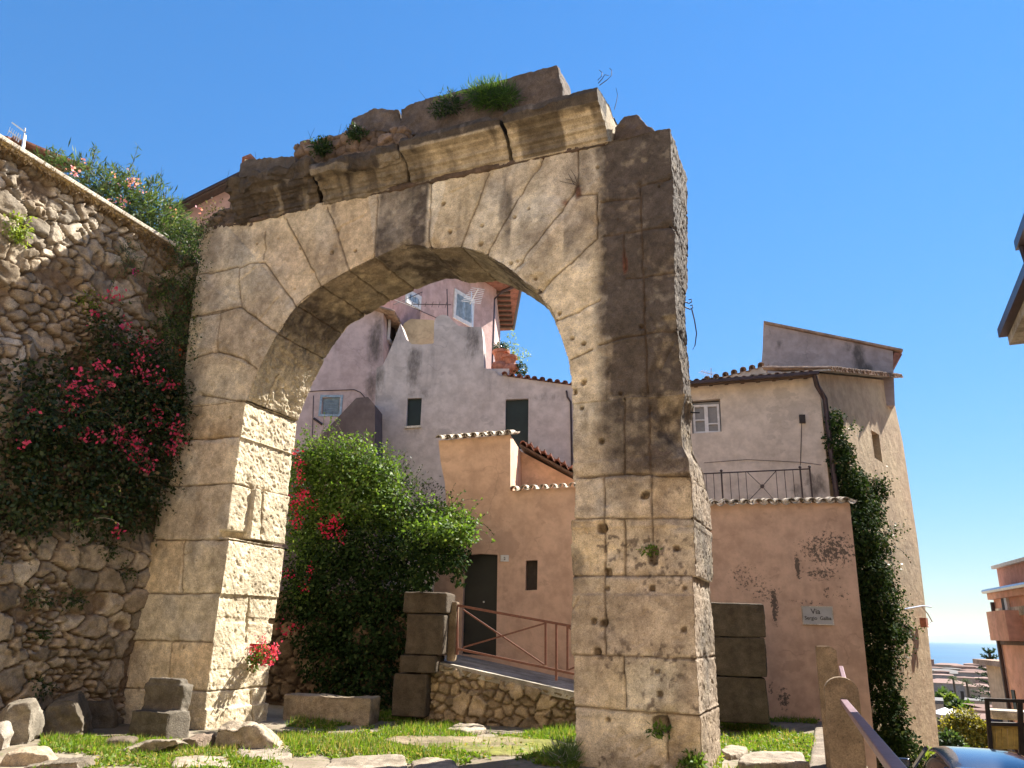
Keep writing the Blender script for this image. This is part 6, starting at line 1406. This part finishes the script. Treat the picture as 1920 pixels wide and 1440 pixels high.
c = np.array([.07, .14, .015]) * (1 - t) + np.array([.17, .26, .03]) * t; yl = (rng.rand(k) < .18 + .5 * np.clip(fbm(GC * .8, 3, 79), 0, 1))[:, None]; c = np.where(yl, np.array([.28, .24, .10]), c)
gr = mk('grass', V, q, M['leaf'], None, (0, 13, 0), col=np.repeat(c, 4, 0)); tag(gr, 'short grass and clover under the arch', 'grass', kind='stuff')
tuft('lavender', 'pale flowering weeds beside the left edge of the right pier foot', Plane(ARC.w([-.25, -.05, 0]), 20), 0, [(1062, 1415, 20), (1045, 1425, 16), (1070, 1430, 16)], 700, .16, .012, ((.10, .17, .06), (.16, .24, .09), (.45, .42, .50)), cat='weed', droop=-1.2)

# ------------------------------------------------------------------ town by the sea
TG = 'houses of the town below'
def tx(px, dist):
    a = math.atan2((px - 960), 1514.0); return np.array([math.sin(a) * dist, math.cos(a) * dist])
def tz(px, py, dist):
    d = ray(px, py); return float(CZ + d[2] / math.hypot(d[0], d[1]) * dist)
wm = [m_plaster('town_wall_a', (.30, .27, .25), (.25, .22, .21)), m_plaster('town_wall_b', (.38, .30, .23), (.33, .26, .20)), m_plaster('town_wall_c', (.34, .22, .18), (.29, .19, .16))]
rm = [m_plain('town_tiles', (.14, .07, .052), .9), m_plain('town_tiles_pale', (.22, .13, .105), .9), m_plain('town_flat_roof', (.12, .11, .105), .9)]
def town(x0, x1, ye, yb, dist, roof, wmi, rmi, label, wins=0, depth=.5, rot=0):
    c0, c1 = tx(x0, dist), tx(x1, dist); w = np.linalg.norm(c1 - c0); ze, zb = tz((x0 + x1) / 2, ye, dist), tz((x0 + x1) / 2, yb, dist); zb = min(zb, float(street_z(np.array([c0[0]]), np.array([c0[1]]))[0])) - 1
    P = Plane((c0 + c1) / 2, 28 + rot - 28); dp = max(w * depth, 5)
    P = Plane((c0 + c1) / 2, -math.degrees(math.atan2(c1[1] - c0[1], c1[0] - c0[0])))
    s = thing('town_house', label, 'house', P.w([0, dp / 2, zb]), TG)
    b = MB(); b.lbox(P, -w / 2, w / 2, 0, dp, zb, ze); b.build('wall', wm[wmi], s)
    b = MB(); e = .03 * w
    if roof > 0:
        rh = roof * w
        V = [P.w([x, y, z]) for x, y, z in ((-w / 2 - e, -e, ze + .01), (w / 2 + e, -e, ze + .01), (w / 2 + e, dp + e, ze + .01), (-w / 2 - e, dp + e, ze + .01), (-w / 2 + dp * .45, dp / 2, ze + rh), (w / 2 - dp * .45, dp / 2, ze + rh))]
        b.add(V, [(0, 1, 5, 4), (1, 2, 5), (2, 3, 4, 5), (3, 0, 4), (3, 2, 1, 0)])
    else: b.lbox(P, -w / 2 - e, w / 2 + e, -e, dp + e, ze + .01, ze + .02 * w + .3)
    b.build('roof', rm[rmi], s)
    for k in range(wins):
        b = MB(); x = -w / 2 + w * (k + .5) / wins; h = (ze - max(zb, ze - 4.5)); b.lbox(P, x - w * .16 / max(wins, 2) , x + w * .16 / max(wins, 2), -.08, -.003, ze - h * .72, ze - h * .28); b.build('window', M['wood'], s)
town(1735, 1812, 1281, 1315, 175, .10, 0, 1, 'long blue grey town house with a salmon roof below the palms', 4, .35)
town(1808, 1868, 1288, 1318, 150, .10, 1, 1, 'cream town house with small dark windows below the salmon roofs', 6, .4)
town(1800, 1880, 1262, 1285, 260, .05, 0, 0, 'low brown roofed town house behind the cream one', 0, .5)
town(1730, 1800, 1258, 1275, 330, .05, 1, 2, 'grey flat roofed town block left of the palms', 3, .5)
town(1735, 1758, 1238, 1262, 520, 0, 2, 0, 'small reddish block standing highest against the sea at the left', 0, .6)
town(1758, 1812, 1247, 1262, 560, .06, 1, 1, 'pale pink long roofed house near the shore', 0, .5)
town(1790, 1840, 1250, 1265, 480, .05, 2, 0, 'brick coloured roof near the shore behind the palms', 0, .5)
town(1836, 1872, 1253, 1268, 430, .06, 0, 0, 'grey house with brown roof near the shore at the right', 2, .5)
town(1770, 1850, 1264, 1280, 300, .05, 0, 2, 'grey terrace house in the middle of the town roofs', 4, .4)
town(1806, 1862, 1314, 1340, 105, .08, 1, 2, 'pale flat roofed building below the cream town house', 3, .5)
town(1812, 1862, 1332, 1375, 70, .16, 2, 0, 'dark red roofed building above the yellow green tree', 2, .7)
town(1822, 1856, 1352, 1400, 48, .12, 1, 0, 'narrow stone house with a tiled roof right of the yellow green tree', 2, .8)
for a_ in ((1752, 1790, 1266, 1280, 240, .05, 0, 1, 'low cream house with a pale tiled roof left of the two palms', 3), (1792, 1830, 1271, 1284, 215, .06, 1, 0, 'terracotta roofed house between the two palms', 3), (1830, 1866, 1272, 1290, 200, .06, 2, 1, 'rose house with a pale roof right of the two palms', 3),
           (1740, 1772, 1252, 1264, 400, .05, 0, 0, 'grey house with a brown roof below the reddish block', 2), (1770, 1806, 1254, 1266, 440, .04, 1, 2, 'flat white roofed house in the second row from the shore', 3), (1806, 1846, 1257, 1270, 380, .05, 0, 0, 'brown tiled long house in the middle rows of the town', 4),
           (1756, 1784, 1259, 1270, 300, .05, 2, 0, 'rose coloured small house in the middle rows of the town', 2), (1812, 1860, 1246, 1256, 620, .04, 2, 1, 'pink roofed row nearest to the water at the right', 0), (1740, 1765, 1320, 1345, 90, .0, 1, 2, 'flat roofed cream kiosk beside the white parasols', 1),
           (1836, 1866, 1300, 1330, 115, .08, 1, 0, 'ochre town house with a tiled roof beside the pale flat roofed building', 2)):
    town(*a_[:9], a_[9], .5)
def tree(label, px, py, rpx, dist, cols, n, lf, name='tree', cat='tree', lump=.4):
    xy = tx(px, dist); z = tz(px, py, dist); r = rpx / 1514 * dist * .95; gz = float(street_z(np.array([xy[0]]), np.array([xy[1]]))[0])
    s = thing(name, label, cat, (*xy, min(gz, z - r)))
    B_ = [(xy[0] + r * dx, xy[1] + r * dy, z + r * dz, r * k, r * k, r * k * .8) for dx, dy, dz, k in ((0, 0, .1, .75), (-.5, .1, -.1, .55), (.5, -.1, -.05, .55), (.1, .3, .45, .5), (-.2, -.4, -.3, .55))]
    leaves('crown', B_, n, lf, lf * .6, cols, 'leaf', s, lump=lump); stems('trunk', [wander((*xy, min(gz, z - r)), (*xy, z), 5, .1)], r * .09, s, n=7); return s
tree('yellow green round tree in front of the town houses', 1800, 1374, 40, 42, ((.14, .14, .02), (.26, .22, .035), (.08, .10, .02)), 8000, .16)
tree('dark green tree at the left of the yellow green one', 1768, 1392, 18, 36, DARK, 1500, .2)
tree('dark tree mass before the blue grey town house', 1772, 1318, 20, 120, DARK, 1200, .8)
tree('bright green tree before the blue grey town house', 1780, 1312, 9, 110, LIME, 600, .55)
tree('dark tree beside the flat roofed building', 1796, 1328, 14, 100, DARK, 900, .6)
tree('low green tree near the pale flat roofed building', 1812, 1330, 11, 85, GREEN, 800, .4)
def palm(label, px, py, rpx, dist):
    xy = tx(px, dist); z = tz(px, py, dist); r = rpx / 1514 * dist; gz = float(street_z(np.array([xy[0]]), np.array([xy[1]]))[0]); c = np.array([*xy, z])
    s = thing('palm_tree', label, 'palm', (*xy, gz), 'palms of the town'); stems('trunk', [[(*xy, gz), (xy[0] + .1, xy[1], (gz + z) / 2), tuple(c)]], .28, s, n=7)
    C_, D_, L_ = [], [], []
    for k in range(34):
        a = rng.uniform(0, 6.28); el = rng.uniform(-.5, 1.2)
        for j in range(7):
            t = (j + .5) / 7; p = c + np.array([math.cos(a) * math.cos(el), math.sin(a) * math.cos(el), math.sin(el) - .75 * t]) * r * t
            for sg in (-1, 1): C_.append(p); D_.append((math.cos(a + sg * .8), math.sin(a + sg * .8), -.5)); L_.append(r * .34)
    V, q = leaf_geo(np.array(C_), unit(np.array(D_)), np.array(L_), np.full(len(L_), r * .05)); mk('crown', V, q, M['leaf'], s, col=np.tile([.05, .075, .03], (len(V), 1)))
palm('taller palm with a full crown over the salmon roof', 1789, 1270, 9, 150); palm('second palm right of the taller one', 1813, 1275, 9, 150); palm('pale green palm before the blue grey town house', 1768, 1289, 8, 125)
# araucaria behind the orange house
xy = tx(1864, 70); z0, z1 = -7.0, tz(1862, 1218, 70); ar = thing('araucaria', 'tiered dark conifer peeping out left of the orange house', 'conifer', (*xy, z0)); stems('trunk', [[(*xy, z0), (*xy, z1)]], .2, ar, n=6)
C_, D_, L_ = [], [], []
for k in range(9):
    z = z1 - .25 - k * .42; l = .35 + k * .16
    for a in np.linspace(0, 6.28, 7)[:-1] + k * .4:
        for j in range(10):
            t = (j + 1) / 10; p = np.array([xy[0] + math.cos(a) * l * t, xy[1] + math.sin(a) * l * t, z + .25 * t * t])
            for m_ in range(4): C_.append(p); D_.append(rng.normal(size=3) * .6 + np.array([math.cos(a), math.sin(a), .5])); L_.append(.2)
V, q = leaf_geo(np.array(C_), unit(np.array(D_)), np.array(L_), np.full(len(L_), .07)); mk('crown', V, q, M['leaf'], ar, col=np.tile([.025, .045, .025], (len(V), 1)))
# market awnings
for k, (px, py) in enumerate(((1766, 1338), (1780, 1340), (1794, 1341))):
    xy = tx(px, 78); z = tz(px, py, 78); b = MB(); b.add([(xy[0] - .9, xy[1] - .9, z), (xy[0] + .9, xy[1] - .9, z), (xy[0] + .9, xy[1] + .9, z), (xy[0] - .9, xy[1] + .9, z), (xy[0], xy[1], z + .5)], [(0, 1, 4), (1, 2, 4), (2, 3, 4), (3, 0, 4), (3, 2, 1, 0)]); b.tube([(xy[0], xy[1], z - 2.6), (xy[0], xy[1], z)], .05)
    tag(b.build('parasol', M['white']), ['leftmost white parasol in the town square', 'middle white parasol in the town square', 'rightmost white parasol in the town square'][k], 'parasol', 'white parasols in the square')
# far headland across the gulf
xs_ = np.linspace(-1, 1, 60); hm, nt, b = nodes('far_hills'); b.inputs['Base Color'].default_value = (.10, .12, .09, 1); b.inputs['Roughness'].default_value = 1
c0 = tx(1830, 30000); V = []; 
for t in xs_:
    p = c0 + np.array([math.cos(R(29)), -math.sin(R(29))]) * t * 3200; h = 330 * max(0, 1 - abs(t + .05)) ** 1.4 + 40 * (1 - t * t) * (.5 + .5 * math.sin(t * 9)) ** 2
    q = p * 1.12; V += [(*p, SEA - 5), (*(p * 1.05), SEA + h), (*q, SEA - 5)]
Fq = []
for i in range(59):
    a = i * 3; Fq += [(a, a + 3, a + 4, a + 1), (a + 1, a + 4, a + 5, a + 2)]
tag(mk('far_hills', V, Fq, hm, smooth=True), 'faint hills across the sea', 'hills', kind='structure')

# ------------------------------------------------------------------ parked car
def car(label, pos, heading, paint):
    s = thing('parked_car', label, 'car', pos)
    Lh, Wd = 4.1, 1.72; a = R(heading); fx = np.array([math.sin(a), math.cos(a), 0]); sx = np.array([math.cos(a), -math.sin(a), 0]); o = np.array(pos, float)
    def sect(prof, widths, name, mat, sub=2):
        """body lofted from stations along the car: prof (y, zlow, zhigh), half widths low/high"""
        V, Fc = [], []; m = 10
        for (y, zl, zh), (wl, wh) in zip(prof, widths):
            for k in range(m):
                t = k / (m - 1); ang = math.pi * t; x = math.cos(ang); 
                x = math.copysign(abs(x) ** .45, x); zz = math.sin(ang) ** .45; w = wl + (wh - wl) * zz
                V.append(o + fx * y + sx * (x * w) + np.array([0, 0, zl + (zh - zl) * zz]))
        n = len(prof)
        for i in range(n - 1):
            for k in range(m - 1): Fc.append((i * m + k, i * m + k + 1, (i + 1) * m + k + 1, (i + 1) * m + k))
            Fc.append((i * m + m - 1, i * m, (i + 1) * m, (i + 1) * m + m - 1))
        Fc.append(tuple(range(m))); Fc.append(tuple((n - 1) * m + k for k in reversed(range(m))))
        ob = mk(name, V, Fc, mat, s, smooth=True); md = ob.modifiers.new('s', 'SUBSURF'); md.levels = md.render_levels = sub; return ob
    sect([(-2.05, .35, .62), (-1.98, .25, .82), (-1.7, .2, .93), (-.9, .2, .98), (.6, .2, .97), (1.2, .2, .90), (1.8, .22, .80), (2.02, .28, .66), (2.05, .35, .55)], [(.62, .55), (.78, .72), (.84, .80), (.86, .82), (.86, .82), (.85, .78), (.80, .70), (.70, .6), (.6, .5)], 'body', paint)
    sect([(-1.82, .9, .95), (-1.55, .9, 1.24), (-1.2, .9, 1.36), (.0, .9, 1.38), (.45, .9, 1.30), (1.25, .88, .92)], [(.66, .60), (.72, .60), (.74, .60), (.75, .60), (.74, .58), (.66, .56)], 'glasshouse', M['glass'])
    sect([(-1.58, 1.25, 1.29), (-1.2, 1.3, 1.41), (-.5, 1.33, 1.45), (.1, 1.3, 1.42), (.42, 1.27, 1.32)], [(.58, .54), (.63, .57), (.64, .58), (.63, .57), (.58, .54)], 'roof', paint)
    for sg in (-1, 1):
        b = MB(); 
        b.tube([o + sx * sg * .60 + fx * .44 + np.array([0, 0, 1.31]), o + sx * sg * .72 + fx * 1.25 + np.array([0, 0, .93])], .035, 6); b.build('windscreen_pillar', paint, s)
        b = MB(); b.tube([o + sx * sg * .60 - fx * 1.52 + np.array([0, 0, 1.28]), o + sx * sg * .72 - fx * 1.80 + np.array([0, 0, .93])], .05, 6); b.build('rear_pillar', paint, s)
        for fy in (-1.28, 1.28):
            c = o + fx * fy + sx * sg * .74 + np.array([0, 0, .31]); b = MB()
            b.tube([c - sx * .1, c + sx * .1], .31, 20); w = b.build('wheel', m_tyre, s)
            b = MB(); b.tube([c + sx * sg * .101, c + sx * sg * .115], .2, 16); b.build('rim', M['alu'], w)
        b = MB(); p = o + fx * .75 + sx * sg * .92 + np.array([0, 0, .98]); b.obox(p - fx * .05 - sx * .09, sx * .18, fx * .10, (0, 0, .13)); b.build('mirror', paint, s, bevel=.02)
        b = MB(); p = o - fx * 2.0 + sx * sg * .62 + np.array([0, 0, .72]); b.obox(p - sx * .12, sx * .24, fx * .06, (0, 0, .16)); b.build('tail_lamp', m_lamp, s, bevel=.02)
        b = MB(); p = o + fx * 1.9 + sx * sg * .56 + np.array([0, 0, .62]); b.obox(p - sx * .14, sx * .28, fx * .08, (0, 0, .14)); b.build('headlight', M['paleglass'], s, bevel=.02)
    return s
m_tyre = m_plain('tyre_rubber', (.02, .02, .02), .85); m_lamp = m_plain('tail_lamp_red', (.3, .01, .01), .25)
m_paint, nt, b = nodes('dark_blue_car_paint'); b.inputs['Base Color'].default_value = (.02, .035, .07, 1); b.inputs['Roughness'].default_value = .22; b.inputs['Metallic'].default_value = .3; b.inputs['Coat Weight'].default_value = 1.0; b.inputs['Coat Roughness'].default_value = .04
cp = atY(1845, 1402, 12.6); cp = (cp[0], cp[1] + .3, cp[2] - 1.45)
car('dark blue parked car seen from above the bottom right corner', cp, 20, m_paint)

# ------------------------------------------------------------------ air
hz, nt, b = nodes('thin_haze'); nt.nodes.remove(b); pv = nt.nodes.new('ShaderNodeVolumePrincipled'); pv.inputs['Color'].default_value = (.80, .90, 1.0, 1); pv.inputs['Density'].default_value = 1.3e-5; pv.inputs['Anisotropy'].default_value = .2
nt.links.new(pv.outputs[0], [n for n in nt.nodes if n.type == 'OUTPUT_MATERIAL'][0].inputs['Volume'])
hb = MB(); hb.obox((-62000, -3000, -55), (124000, 0, 0), (0, 66000, 0), (0, 0, 500)); tag(hb.build('haze', hz, origin=(0, 0, 0)), 'thin bluish sea haze', 'haze', kind='stuff')
